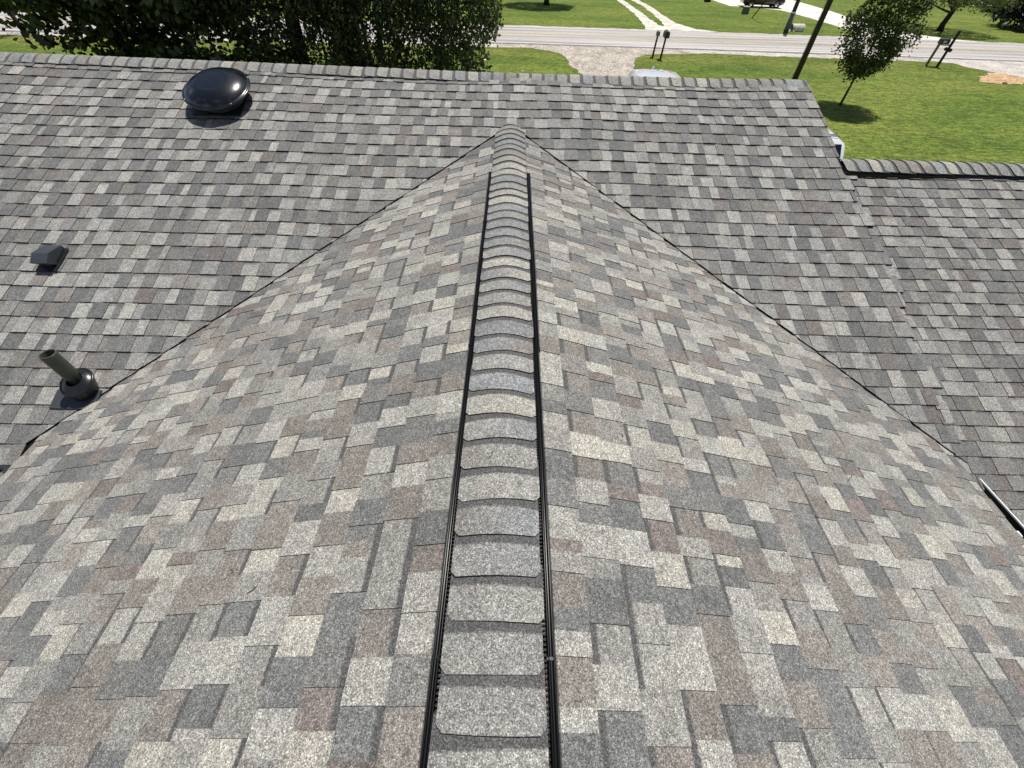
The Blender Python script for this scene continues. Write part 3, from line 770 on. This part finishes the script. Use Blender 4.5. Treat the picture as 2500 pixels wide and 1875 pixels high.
# --- street side trees right behind the ridge
def big_tree(name, base, h, trunks, cx_range, zlow, zhigh, ymid, ydep, nclump, per, size, label, cat, seed, bark, strands=False, fine=1.0, profile=None, group=None):
    r = np.random.default_rng(seed); rr = random.Random(seed)
    t = empty(name, (base[0], base[1], GZ), label=label, cat=cat, group=group)
    m = MB(); tips = []
    for (dx, dy, r0, lean, th_) in trunks:
        pts = []; K = 8
        for i in range(K + 1):
            f = i / K; pts.append((dx + lean[0] * f + .06 * math.sin(3 * f + dx), dy + lean[1] * f, th_ * f))
        m.tube(pts, [r0 * (1.15 - .85 * i / K) for i in range(K + 1)], 10)
        for i in range(3, K + 1):
            for _ in range(3):
                a = rr.uniform(0, 6.28); ln = rr.uniform(1.0, 2.2)
                e = (pts[i][0] + ln * math.cos(a), pts[i][1] + ln * .8 * math.sin(a), pts[i][2] + rr.uniform(-.2, 1.0))
                limb(m, pts[i], e, r0 * .22, .012, rr)
                tips.append(e)
    m.sm = True
    m.build('trunk', bark, t)
    # crown in local coordinates
    cl = []
    x0, x1 = cx_range[0] - base[0], cx_range[1] - base[0]
    while len(cl) < nclump:
        x = rr.uniform(x0, x1); y = rr.gauss(ymid - base[1], ydep); z = rr.uniform(zlow, zhigh) - GZ
        if profile and not profile(x + base[0], y + base[1], z + GZ, rr): continue
        cl.append((x, y, z))
    cl = np.array(cl)
    if strands:
        C = []
        for c in cl:
            ln = rr.uniform(.25, .75); k = per; tt = r.uniform(0, 1, k)
            p = np.stack([c[0] + r.normal(0, .045, k) + .05 * np.sin(6 * tt + c[0]), c[1] + r.normal(0, .045, k), c[2] - tt * ln + r.normal(0, .02, k)], 1); C.append(p)
        C = np.concatenate(C)
    else: C = clumps(cl, per, (.16, .16, .12), r)
    return t, C

# ragged lower boundary of each crown, as world z against x
def low_profile(xs, zs): return lambda x: float(np.interp(x, xs, zs))
def holes(x, z, hl):
    for hx, hz, a, b in hl:
        if ((x - hx) / a) ** 2 + ((z - hz) / b) ** 2 < 1: return True
    return False
HL = [(-9.4, -.35, .2, .12), (-8.7, -.62, .28, .10), (-7.6, -.86, .22, .12), (-7.4, -.35, .3, .1), (-2.0, -.75, .18, .10), (-2.3, -.50, .2, .1), (-6.9, -.78, .30, .12), (-6.55, -1.0, .35, .16), (-6.2, -.55, .2, .14), (-5.0, -.40, .22, .10), (-4.55, -.55, .28, .12), (-3.35, -.62, .22, .12), (-2.95, -.72, .25, .10), (-5.7, -.9, .16, .22), (-8.0, -.45, .3, .1),
      (-3.55, -.22, .16, .08), (-6.45, -.30, .25, .12)]
def inprof(edge_l, edge_r, zlo):
    def f(x, y, z, rr):
        if z < zlo(x): return False
        if z < .6 and (holes(x, z, HL) or holes(x, z - .22, HL) or holes(x, z + .05, HL)) and rr.random() < .93: return False
        if x < edge_l(z) or x > edge_r(z): return False
        return True
    return f
zloA = low_profile([-12, -11.3, -10.9, -10.3, -9.7, -9.3, -8, -7], [.9, .35, -.10, -.35, -.55, -1.5, -1.8, -1.8])
tA, CA = big_tree('maple_tree', (-9.0, 12.6), 8, [(0, 0, .16, (.5, .2), 6.5), (1.0, .3, .10, (-.3, .2), 5.5)], (-12.2, -5.8), -1.9, .62, 12.2, .75, 640, 29, .085,
    'dark broad-leaved tree filling the top left, behind the main ridge', 'tree', 71, M_DKBARK,
    profile=inprof(lambda z: -11.1 - .35 * max(z, -.6) - .1, lambda z: -5.9, zloA), group='trees between the house and the road')
rA = np.random.default_rng(5)
upA = np.stack([rA.uniform(-3.4, 3.2, 1500), rA.uniform(-1.7, 1.8, 1500), rA.uniform(4.2, 8.2, 1500)], 1)
upA = upA[(upA[:, 0] / 3.5) ** 2 + ((upA[:, 2] - 5.5) / 3.2) ** 2 + (upA[:, 1] / 2) ** 2 < 1]
leaves('crown', CA, .125, DK, tA, M_LEAF, .25, 72, .74)
leaves('crown', clumps(upA, 7, .16, rA), .19, DK, tA, M_LEAF, .2, 73, .8)

zloB = low_profile([-6.8, -6, -5, -4, -3.2, -2.4], [-1.4, -1.5, -1.2, -1.55, -1.5, -1.5])
tB, CB = big_tree('birch_tree', (-5.35, 12.5), 8, [(0, -.1, .21, (.35, .1), 7.0), (.55, .1, .035, (.2, .2), 6.0)], (-6.7, -3.4), -1.6, .75, 12.4, .65, 380, 28, .05,
    'birch with a thick dark trunk seen just over the ridge, between two other trees', 'tree', 81, M_DKBARK, strands=True,
    profile=inprof(lambda z: -6.8, lambda z: -3.4, zloB), group='trees between the house and the road')
leaves('crown', CB, .078, DK + [(.06, .088, .022)], tB, M_LEAF, .55, 82, .62)
upB = np.stack([rA.uniform(-2.2, 2.2, 1100), rA.uniform(-1.6, 1.6, 1100), rA.uniform(4.3, 9.0, 1100)], 1)
leaves('crown', clumps(upB, 6, .16, rA), .17, DK, tB, M_LEAF, .3, 83, .8)

zloC = low_profile([-4.6, -3.4, -2.4, -1.7, -1.25, -1.1, -.85, -.75, -.70, -.5, -.3, .0], [-1.5, -1.6, -1.4, -1.5, -1.32, -1.05, -1.12, -1.12, -.60, -.42, -.28, .2])
tC, CC = big_tree('birch_tree', (-3.85, 12.5), 8, [(0, 0, .085, (.15, .3), 7.0), (.5, -.1, .075, (.25, .2), 6.8), (.25, .4, .05, (-.3, .4), 6.0)], (-4.6, -.25), -1.6, .8, 12.3, .6, 760, 34, .05,
    'weeping birch with slender pale stems and hanging twigs, rightmost of the trees behind the ridge', 'tree', 91, M_BIRCH, strands=True,
    profile=inprof(lambda z: -4.6, lambda z: -.62 + .30 * max(z + .5, 0), zloC), group='trees between the house and the road')
leaves('crown', CC, .078, DK + [(.085, .125, .03)], tC, M_LEAF, .6, 92, .60)
upC = np.stack([rA.uniform(-.8, 3.2, 1300), rA.uniform(-1.6, 1.6, 1300), rA.uniform(4.4, 9.0, 1300)], 1)
leaves('crown', clumps(upC, 6, .16, rA), .17, DK, tC, M_LEAF, .3, 93, .8)

def crown_points(n_cl, shape, r, rr):
    out = []
    while len(out) < n_cl:
        p = shape(rr)
        if p is not None: out.append(p)
    return np.array(out)
# --- young tree on the lawn
t = empty('young_tree', (14.58, 21.43, GZ), label='young egg-shaped tree with a thin bare stem on the front lawn', cat='tree')
rr = random.Random(3); m = MB(); m.sm = True
m.tube([(0, 0, 0), (.01, 0, .7), (.02, .01, 1.4), (.0, 0, 3), (.0, .02, 5.6)], [.055, .042, .036, .028, .01], 8)
for i in range(34):
    z = rr.uniform(1.3, 5.0); a = rr.uniform(0, 6.28); l = rr.uniform(.4, .95) * (1 if z < 3.6 else .6)
    limb(m, (0, 0, z), (l * math.cos(a), l * math.sin(a), z + l * rr.uniform(.6, 1.1)), .014, .004, rr, 5)
m.build('trunk', M_BARK, t)
def shp(rr):
    z = rr.uniform(1.10, 6.1); f = (z - 1.10) / 5.0; R = 1.32 * (math.sin(PI * min(1, f ** .62 * .98)) ** .55) * (1.0 if f > .2 else .70 + 1.5 * f)
    a = rr.uniform(0, 6.28); q = math.sqrt(rr.uniform(.12, 1)); R *= 1 + .12 * math.sin(3 * a + 4 * z)
    return (R * q * math.cos(a), R * q * math.sin(a), z + rr.uniform(-.1, .1))
cl = crown_points(660, shp, rng, rr)
leaves('crown', clumps(cl, 30, .10, rng), .095, [(.046, .074, .020), (.07, .105, .028), (.115, .16, .05), (.03, .048, .014)], t, M_LEAF2, .1, 102, .62)
# --- spreading tree across the road
t = empty('spreading_tree', (35.8, 45.3, GZ), label='low spreading tree with airy crown and forked dark trunk across the road', cat='tree')
m = MB(); m.sm = True; rr = random.Random(9)
m.tube([(0, 0, 0), (-.05, 0, .4), (.1, 0, 1.3), (.2, 0, 1.8)], [.28, .21, .18, .15], 9)
for i in range(16):
    a = rr.uniform(0, 6.28); l = rr.uniform(1.6, 3.4); z = rr.uniform(1.1, 2.0)
    pts = limb(m, (.12, 0, z), (l * math.cos(a), l * math.sin(a), z + rr.uniform(.3, 2.6)), .085, .02, rr, 6)
    for p in pts[2:]: limb(m, p, p + Vector((rr.uniform(-.8, .8), rr.uniform(-.8, .8), rr.uniform(.0, .8))), .03, .008, rr, 5)
m.build('trunk', M_DKBARK, t)
def shp2(rr):
    a = rr.uniform(0, 6.28); q = math.sqrt(rr.uniform(.05, 1)); R = 3.5 * q; z = 1.55 + .25 * q + rr.uniform(0, 1) * 3.0 * math.sqrt(max(0, 1 - .8 * q * q)); return (R * math.cos(a) + .2, R * math.sin(a), z)
leaves('crown', clumps(crown_points(420, shp2, rng, rr), 22, .18, rng), .16, [(.07, .10, .028), (.10, .135, .04), (.13, .165, .055), (.05, .075, .022)], t, M_LEAF2, .1, 112, .55)
# --- large tree whose crown is above the frame, only trunk and shadow show
t = empty('shade_tree', (3.05, 54.3, GZ), label='dark trunk with round shadow on the lawn across the road', cat='tree')
m = MB(); m.sm = True; m.tube([(0, 0, 0), (0, 0, .35), (.03, 0, 1.8), (.0, .1, 5)], [.36, .24, .20, .12], 10)
for i in range(14):
    a = rr.uniform(0, 6.28); limb(m, (0, 0, rr.uniform(2.4, 4)), (2.6 * math.cos(a), 2.6 * math.sin(a), rr.uniform(4.2, 6.5)), .07, .02, rr, 6)
m.build('trunk', M_DKBARK, t)
def shp3(rr):
    v = Vector((rr.gauss(0, 1), rr.gauss(0, 1), rr.gauss(0, 1))).normalized() * rr.uniform(.4, 1) ** .4; return (v.x * 3.5 - .1, v.y * 3.3, 5.0 + v.z * 2.4)
leaves('crown', clumps(crown_points(520, shp3, rng, rr), 18, .2, rng), .22, DK, t, M_LEAF, .1, 122, .75)
# --- conifer at the right edge
t = empty('conifer', (46.2, 47.6, GZ), label='dark drooping conifer at the top right edge', cat='conifer')
m = MB(); m.sm = True; m.tube([(0, 0, 0), (0, 0, 9)], [.28, .03], 8); C = []
for i in range(380):
    f = rr.uniform(0, 1) ** 1.2; z = .9 + 7.6 * f; R = 3.7 * (1 - f) + .2; a = rr.uniform(0, 6.28)
    e = Vector((R * math.cos(a), R * math.sin(a), z - .16 * R)); m.tube([(0, 0, z), e], [.03, .008], 4, cap=False)
    k = int(20 + 46 * R / 3.7); u = rng.uniform(.15, 1, k); C.append(np.stack([e.x * u, e.y * u, z + (e.z - z) * u], 1) + rng.normal(size=(k, 3)) * [.2, .2, .1])
m.build('trunk', M_DKBARK, t)
leaves('crown', np.concatenate(C), .34, [(.010, .020, .011), (.014, .026, .014), (.007, .014, .009)], t, M_LEAF, .35, 132, .5)
# --- thin tree by the road at the left edge
t = empty('roadside_tree', (-29.0, 31.3, GZ), label='crooked dark trunk with a few leaves by the road at the left edge', cat='tree')
m = MB(); m.sm = True; m.tube([(0, 0, 0), (-.05, 0, .5), (-.16, 0, 1.1), (-.5, .1, 1.7), (-.85, .2, 2.3), (-.9, .3, 3.2)], [.17, .13, .12, .12, .09, .05], 9)
for i in range(12): limb(m, (-.7, .2, rr.uniform(1.7, 3)), (-.7 + rr.uniform(-1, 1), rr.uniform(-.8, .9), rr.uniform(2.4, 4.2)), .035, .01, rr, 5)
m.build('trunk', M_DKBARK, t)
leaves('crown', clumps(crown_points(60, lambda q: (-.75 + q.gauss(0, .45), .2 + q.gauss(0, .5), 2.9 + q.gauss(0, .5)), rng, rr), 16, .14, rng), .12, DK, t, M_LEAF, .1, 142, .7)
# --- shrubs far right
for i, (x, y, R, lab) in enumerate(((52.5, 61.0, 1.0, 'small round dark shrub on the far lawn'), (58.0, 68.5, 2.2, 'pale green bushy shrub at the far field edge'), (63.0, 70.0, 2.6, 'wide shrub at the far top right beside bare soil'))):
    t = empty('shrub', (x, y, GZ), label=lab, cat='shrub'); m = MB()
    for k in range(7): limb(m, (0, 0, 0), (R * .6 * math.cos(k), R * .6 * math.sin(k), R * .8), .04, .01, rr, 5)
    m.build('stem', M_BARK, t)
    def sh(q, R=R):
        v = Vector((q.gauss(0, 1), q.gauss(0, 1), abs(q.gauss(0, 1)))).normalized() * q.uniform(.5, 1); return (v.x * R, v.y * R, .15 + v.z * R * .9)
    leaves('foliage', clumps(crown_points(90, sh, rng, rr), 14, .16, rng), .2, [(.10, .15, .03), (.14, .19, .045), (.07, .11, .024)] if i else DK, t, M_LEAF2, .1, 150 + i, .7)

# ------------------------------------------------------------------ poles and wires
t = empty('utility_pole', (14.40, 25.60, GZ), label='tall brown wooden utility pole rising from the lawn behind the right end of the roof', cat='utility pole')
m = MB(); m.sm = True; m.tube([(0, 0, -.1), (.02, 0, 2), (.06, .0, 5), (.10, 0, 10)], [.135, .125, .115, .10], 14); m.build('pole', M_WOODP, t)
m = MB(); m.tube([(-.19, -.05, 0), (-.17, -.05, 2), (-.13, -.04, 5), (-.08, -.03, 9)], .007, 5); m.build('ground_wire', M_GALV, t)
m = MB(); m.box((-.9, -.06, 8.9), (1.1, .06, 9.02)); m.build('crossarm', M_WOODP, t)
t = empty('utility_pole', (21.15, 41.75, GZ), label='far utility pole with grey sheath around its foot across the road', cat='utility pole')
m = MB(); m.sm = True; m.tube([(0, 0, -.1), (0, 0, 3), (.02, 0, 6.0)], [.15, .14, .12], 12); m.build('pole', M_DKBARK, t)
m = MB(); m.sm = True; m.tube([(.0, 0, .0), (.0, 0, 1.12)], [.18, .175], 12); m.build('sheath', M_GALV, t)
m = MB(); m.tube([(.0, 0, 1.13), (.0, 0, 1.20)], [.185, .185], 12); m.build('band', M_WHITE, t)
t = empty('guy_wire', (21.45, 49.4, GZ), label='slanting anchor wire in a dark guard on the far lawn', cat='guy wire')
dv = Vector((-.3, -7.6, 5.8)); m = MB(); m.tube([(0, 0, 0), dv * .34], .045, 6); m.build('guard', M_BLACKM, t)
m = MB(); m.tube([dv * .33, dv], .012, 5); m.build('cable', M_GALV, t)

# ------------------------------------------------------------------ mailboxes
def mailbox(loc, rz, lab, body, big=1.0, post_h=1.12, lean=(0, 0)):
    t = empty('mailbox', (loc[0], loc[1], GZ), rz, lab, 'mailbox', 'mailboxes at the driveway')
    m = MB(); m.sm = True; m.tube([(0, 0, -.05), (lean[0], lean[1], post_h)], [.055, .05], 10); m.build('post', M_BLACKM, t)
    a, bq = .105 * big, .25 * big
    def arch(y0, y1, e=0.0):
        m = MB(); pr = [(-a - e, 0), (-a - e, .12 * big)] + [(-(a + e) * math.cos(q), .12 * big + (a + e) * math.sin(q)) for q in np.linspace(0, PI, 9)[1:-1]] + [(a + e, .12 * big), (a + e, 0)]
        k0 = m.verts([(x + lean[0], y0 + lean[1], z + post_h) for x, z in pr]); k1 = m.verts([(x + lean[0], y1 + lean[1], z + post_h) for x, z in pr]); n = len(pr)
        for i in range(n): m.face((k0 + i, k0 + (i + 1) % n, k1 + (i + 1) % n, k1 + i))
        m.face([k0 + i for i in range(n)]); m.face([k1 + i for i in range(n)][::-1]); return m
    arch(-bq, bq).build('box', body, t)
    arch(bq, bq + .012, .006).build('door', body, t)
    m = MB(); m.box((a + lean[0] + .002, -.02, post_h + .10), (a + lean[0] + .008, .0, post_h + .26)); m.box((a + lean[0] + .002, -.02, post_h + .2), (a + lean[0] + .008, .07, post_h + .26)); m.build('flag', simple('faded_red_flag', (.25, .05, .04), .6), t)
    return t
M_MBG = simple('grey_mailbox', (.17, .18, .18), .5, var=.2); M_MBD = simple('dark_mailbox', (.035, .038, .04), .45, var=.2)
mailbox((8.26, 30.75), math.radians(-10), 'small grey mailbox on a thin black post, left of the pair by the drive', M_MBG, .9, .98, (.03, 0))
mailbox((8.60, 30.20), math.radians(-6), 'large dark mailbox on a black post, right of the pair by the drive', M_MBD, 1.3, .98, (.03, 0))
t = empty('mailbox', (24.95, 30.7, GZ), math.radians(-8), 'dark mailbox on a two-legged grey wood stand, by the right road edge', 'mailbox', 'mailboxes at the driveway')
for (dx, dy, hh) in ((-.12, .1, 1.0), (.28, -.28, 1.65)):
    m = MB(); m.box((dx - .05, dy - .05, -.05), (dx + .05, dy + .05, hh)); m.build('post', M_WOODG if hh < 1.2 else M_BLACKM, t)
m = MB(); m.box((-.16, -.30, .98), (.34, .20, 1.03)); m.build('shelf', M_WOODG, t)
m = MB(); pr = [(-.11, 0), (-.11, .13)] + [(-.11 * math.cos(q), .13 + .11 * math.sin(q)) for q in np.linspace(0, PI, 9)[1:-1]] + [(.11, .13), (.11, 0)]
k0 = m.verts([(-.28, y_, 1.035 + z_) for y_, z_ in pr]); k1 = m.verts([(.24, y_, 1.035 + z_) for y_, z_ in pr]); n = len(pr)
for i in range(n): m.face((k0 + i, k0 + (i + 1) % n, k1 + (i + 1) % n, k1 + i))
m.face([k0 + i for i in range(n)]); m.face([k1 + i for i in range(n)]); bx = m.build('box', M_MBD, t)
m = MB(); m.box((-.10, -.113, 1.08), (-.01, -.111, 1.17)); m.box((.02, -.113, 1.08), (.07, -.111, 1.17)); m.build('number_plate', M_WHITE, bx)
m = MB(); m.tube([(.35, -.45, .80), (.35, .1, .80)], .08, 10); m.build('newspaper_tube', M_BLACKM, t)

# ------------------------------------------------------------------ small things across the road
def pedestal(loc, s, lab, mat, topm, name='utility_box'):
    t = empty(name, (loc[0], loc[1], GZ), math.radians(8), lab, 'utility box')
    m = MB(); m.box((-.32 * s, -.25 * s, 0), (.32 * s, .25 * s, .62 * s), .92); m.build('cabinet', mat, t)
    m = MB(); m.box((-.33 * s, -.26 * s, .621 * s), (.33 * s, .26 * s, .67 * s), .9); m.build('lid', topm, t); return t
pedestal((21.85, 52.2), .82, 'grey utility box with a pale lid on the lawn near the dark car', M_GALV, simple('pale_lid', (.6, .58, .5), .6))
pedestal((21.2, 61.6), .9, 'black box on the far lawn at the top edge, left of the dark car', M_BLACKM, M_BLACKM)
# culvert end with rocks
t = empty('culvert_pipe', (22.35, 42.5, GZ), math.radians(8), 'pale concrete culvert pipe end lying in the grass beside the far pole', 'culvert')
m = MB(); m.sm = True
k = 20; prf = [(.30, -.6), (.30, .42), (.21, .42), (.21, -.3)]
m.lathe(prf, k, tx=lambda p: (p[2], p[0], p[1] + .16), closed=False); m.build('pipe', M_PALE, t)
m = MB(); m.lathe([(.21, .1), (.001, .1)], k, tx=lambda p: (p[2], p[0], p[1] + .16), closed=False); m.build('opening_shade', M_BLACKM, t)  # black disc set in the bore, painted darkness of the hollow pipe
rk = [(21.65, 42.35, .16), (21.9, 42.15, .12), (21.5, 42.0, .10), (22.0, 42.7, .13)]
for i, (x, y, R) in enumerate(rk):
    m = MB(); m.lathe([(R * .8, -.02), (R, R * .3), (R * .75, R * .65), (R * .2, R * .8)], 7, tx=lambda p: (p[0] * 1.25, p[1] * .85, p[2] + .02 * math.sin(9 * p[0])))
    o = m.build('rock', M_PALE); o.location = (x, y, GZ); tag(o, ['largest pale rock beside the culvert pipe in the grass', 'pale rock nearest the road between far pole and culvert', 'smallest pale rock, at the foot of the far pole', 'pale rock touching the far side of the culvert pipe'][i], 'rock', 'rocks beside the culvert')
m = MB(); m.box((-.05, -.03, 0), (.10, .05, .035)); o = m.build('paving_stone', simple('bright_stone', (.75, .74, .7), .7)); o.location = (-.45 + .9, 25.9, GZ); o.rotation_euler = (0, 0, .4)
tag(o, 'small white marker lying in the lawn left of the gravel drive', 'marker')
m = MB(); m.box((-.12, -.06, 0), (.12, .05, .06), .8); o = m.build('stone', M_DKBARK); o.location = (26.2, 26.6, GZ); tag(o, 'dark flat stone at the front edge of the wood chips', 'stone')

# ------------------------------------------------------------------ vehicles
def make_car(name, loc, rz, paint, lab, cat, secs, roofx, roof_extra=None, group=None):
    t = empty(name, (loc[0], loc[1], GZ + .02), rz, lab, cat, group)
    if 'white' in lab: t.scale = (1.0, 1.08, 1.05)
    def prof(s):
        x, zl, zb, zt, hl, ht = s
        h = [(.82 * hl, zl), (hl, zl + .14), (hl * 1.01, (zl + zb) / 2), (hl * .975, zb), (ht + .02, zt - .07), (ht - .05, zt - .015), (ht * .45, zt + .012)]
        return [(x, y, z) for y, z in h] + [(x, -y, z) for y, z in h[::-1]]
    m = MB(); m.sm = True; R_ = [m.verts(prof(s)) for s in secs]; n = 14
    for a, b in zip(R_[:-1], R_[1:]):
        for k in range(n - 1): m.face((a + k, b + k, b + k + 1, a + k + 1))
    m.sm = False
    for a in (R_[0], R_[-1]): m.face([a + k for k in range(n)])
    for a, b in zip(R_[:-1], R_[1:]): m.face((a, a + n - 1, b + n - 1, b))
    body = m.build('body', paint, t)
    def sec_at(x):
        for a, b in zip(secs[:-1], secs[1:]):
            if a[0] <= x <= b[0]:
                f = (x - a[0]) / (b[0] - a[0]); return tuple(p + (q - p) * f for p, q in zip(a, b))
    x0, x1 = roofx[0], roofx[1]
    cuts = [x0 + .12, x0 + (x1 - x0) * .34, x0 + (x1 - x0) * .66, x1 + .20]
    for s in (-1, 1):
        for a, b in zip(cuts[:-1], cuts[1:]):
            m = MB(); P = []
            for x, lo in ((a + .04, 0), (b - .04, 0), (b - .04, 1), (a + .04, 1)):
                q = sec_at(x); pr = prof(q); A = Vector(pr[3]); B = Vector(pr[4]); f = .10 if not lo else .88
                p = A.lerp(B, f); P.append((p.x, s * (p.y + .010), p.z + .004))
            m.poly(P if s > 0 else P[::-1]); m.build('side_window', M_GLASS, t)
    def cross_glass(nm, ia, ib, off):
        a, b = secs[ia], secs[ib]; m = MB(); P = []
        for s_, f, wd in ((a, .12, .9), (a, .12, -.9), (b, -.0, -.9), (b, -.0, .9)):
            q = a if s_ is a else b; o2 = b if s_ is a else a
            x = q[0] + (o2[0] - q[0]) * .12; z = q[3] + (o2[3] - q[3]) * .12; P.append((x + off, (q[5] - .05) * (1 if wd > 0 else -1) * .93, z + .022))
        m.poly(P); m.build(nm, M_GLASS, t)
    cross_glass('windscreen', roofx[2], roofx[2] + 1, .015); cross_glass('rear_window', roofx[3], roofx[3] + 1, -.015)
    L0, L1 = secs[0][0], secs[-1][0]; rw = .33
    for wx in (L0 + .95 * (L1 - L0) / 4.6, L1 - .86 * (L1 - L0) / 4.6):
        for s in (-1, 1):
            y = s * (secs[4][4] - .10)
            m = MB(); m.sm = True; m.lathe([(.20, -.11), (rw - .02, -.11), (rw, -.07), (rw, .07), (rw - .02, .11), (.20, .11)], 24, tx=lambda p: (p[0] + wx, p[2] + y, p[1] + rw - .02), closed=False)
            w_ = m.build('wheel', M_BLACKM, t)
            m = MB(); yy = y + s * .075
            m.lathe([(.21, 0), (.195, .012), (.18, 0)], 24, tx=lambda p: (p[0] + wx, yy + s * p[2], p[1] + rw - .02), closed=False)
            for k in range(6):
                a = k * PI / 3; ca, sa = math.cos(a), math.sin(a)
                m.poly([(wx + ca * .03 - sa * .03, yy + s * .012, rw - .02 + sa * .03 + ca * .03), (wx + ca * .2 - sa * .022, yy + s * .012, rw - .02 + sa * .2 + ca * .022),
                        (wx + ca * .2 + sa * .022, yy + s * .012, rw - .02 + sa * .2 - ca * .022), (wx + ca * .03 + sa * .03, yy + s * .012, rw - .02 + sa * .03 - ca * .03)])
            m.build('rim', simple('alloy', (.55, .55, .56), .35, metal=.6), w_)
            m = MB(); m.lathe([(rw + .05, 0), (.001, 0)], 24, tx=lambda p: (p[0] + wx, s * (secs[4][4] + .012), p[1] + rw + .0), closed=False)
    for s in (-1, 1):
        q = secs[-2]; m = MB(); m.box((q[0] - .04, s * q[4] * .72 - .13, q[2] - .05), (q[0] + .06, s * q[4] * .72 + .13, q[2] + .07)); m.build('headlight', simple('lamp_lens', (.7, .7, .68), .15), t)
        q = secs[1]; m = MB(); m.box((q[0] - .03, s * q[4] * .84 - .09, q[2] - .16), (q[0] + .05, s * q[4] * .84 + .09, q[2] + .05)); m.build('tail_light', simple('tail_lens', (.30, .01, .01), .2), t)
    if roof_extra: roof_extra(t)
    return t
SUV = [(-2.30, .45, .75, .80, .76, .68), (-2.25, .30, .98, 1.03, .86, .78), (-2.14, .25, 1.05, 1.18, .89, .77), (-1.93, .22, 1.05, 1.66, .90, .67), (-1.2, .22, 1.03, 1.735, .91, .66), (0, .22, 1.0, 1.75, .92, .66),
       (.55, .22, .98, 1.69, .92, .66), (1.25, .22, .98, 1.09, .91, .74), (1.9, .24, .88, .96, .88, .70), (2.2, .3, .7, .8, .8, .62), (2.3, .42, .55, .62, .68, .5)]
def paint(name, c, r=.22, coat=.8): return simple(name, c, r, spec=.5, coat=coat)
PW_ = paint('white_car_paint', (.80, .81, .83)); PM = paint('maroon_black_paint', (.020, .005, .008), .2)
def decal(t):
    r = random.Random(4)
    cols = [((.75, .25, .55), (.80, .55, .25), 0), ((.65, .12, .14), None, 1), ((.18, .22, .5), None, 2), ((.62, .70, .85), None, 3), ((.72, .5, .7), None, 4)]
    spots = [(-.62, .50, .30, .28, 3), (-.30, .62, .34, .20, 0), (-.10, .42, .22, .18, 4), (.05, .60, .20, .12, 2), (.22, .45, .24, .2, 3), (.34, .64, .22, .14, 1), (.46, .50, .16, .14, 1), (-.5, .34, .2, .12, 4)]
    ms = [simple('decal_%s' % n, c, .35) for n, c in (('pink', (.75, .28, .55)), ('red', (.68, .13, .16)), ('blue', (.16, .2, .46)), ('pale_blue', (.60, .68, .85)), ('lilac', (.72, .55, .75)))]
    for (y, x, w_, d_, k) in spots:
        x = x - .38; d_ = d_ * 2.2; m = MB(); N_ = 9
        pts = []
        for i in range(N_):
            a = 2 * PI * i / N_; q = r.uniform(.7, 1.1); px = x + d_ / 2 * q * math.cos(a); py = -(y + w_ / 2 * q * math.sin(a))
            f = min(1, abs(py) / .66); zt = 1.735 + .015 * min(1, (px + 1.2) / 1.2) + .012 - .030 * f * f
            if px > 0: zt = 1.762 - .030 * f * f - px / .55 * .06
            pts.append((px, max(-.6, min(.6, py)), zt + .006))
        m.poly(pts); m.build('roof_decal', ms[k], t)
    m = MB(); m.box((.38, -.03, 1.72), (.50, .03, 1.80), .6); m.build('antenna', PW_, t)
make_car('parked_van', (4.74, 16.75), PI / 2, PW_, 'white vehicle with pink and red roof graphics, parked on the gravel drive beyond the ridge', 'car', SUV, (-1.93, .55, 6, 2), decal, 'white vehicles in the driveway')
def ribs(t):
    for k, x in enumerate((-1.72, -1.62)):
        m = MB(); m.box((x, -.60, 1.70 + .006), (x + .025, .60, 1.722)); m.build('roof_groove', M_MBG, t)
make_car('parked_suv', (7.08, 12.5), PI / 2, PW_, 'white vehicle whose rear corner peeks out where the main roof meets the garage ridge', 'car', SUV, (-1.93, .55, 6, 2), ribs, 'white vehicles in the driveway')
WAG = [(-2.10, .45, .70, .78, .74, .66), (-2.05, .28, .92, .98, .82, .74), (-1.92, .23, .95, 1.10, .85, .74), (-1.62, .20, .95, 1.40, .86, .62), (-1.0, .20, .94, 1.47, .87, .60), (0, .20, .92, 1.48, .88, .60),
       (.35, .20, .90, 1.42, .88, .60), (1.10, .20, .90, .98, .87, .70), (1.75, .22, .80, .88, .84, .66), (2.0, .28, .64, .72, .77, .6), (2.1, .40, .52, .58, .65, .48)]
make_car('parked_car', (25.8, 58.35), math.radians(-6), PM, 'dark maroon car parked on the pale concrete drive across the road', 'car', WAG, (-1.62, .35, 6, 2))
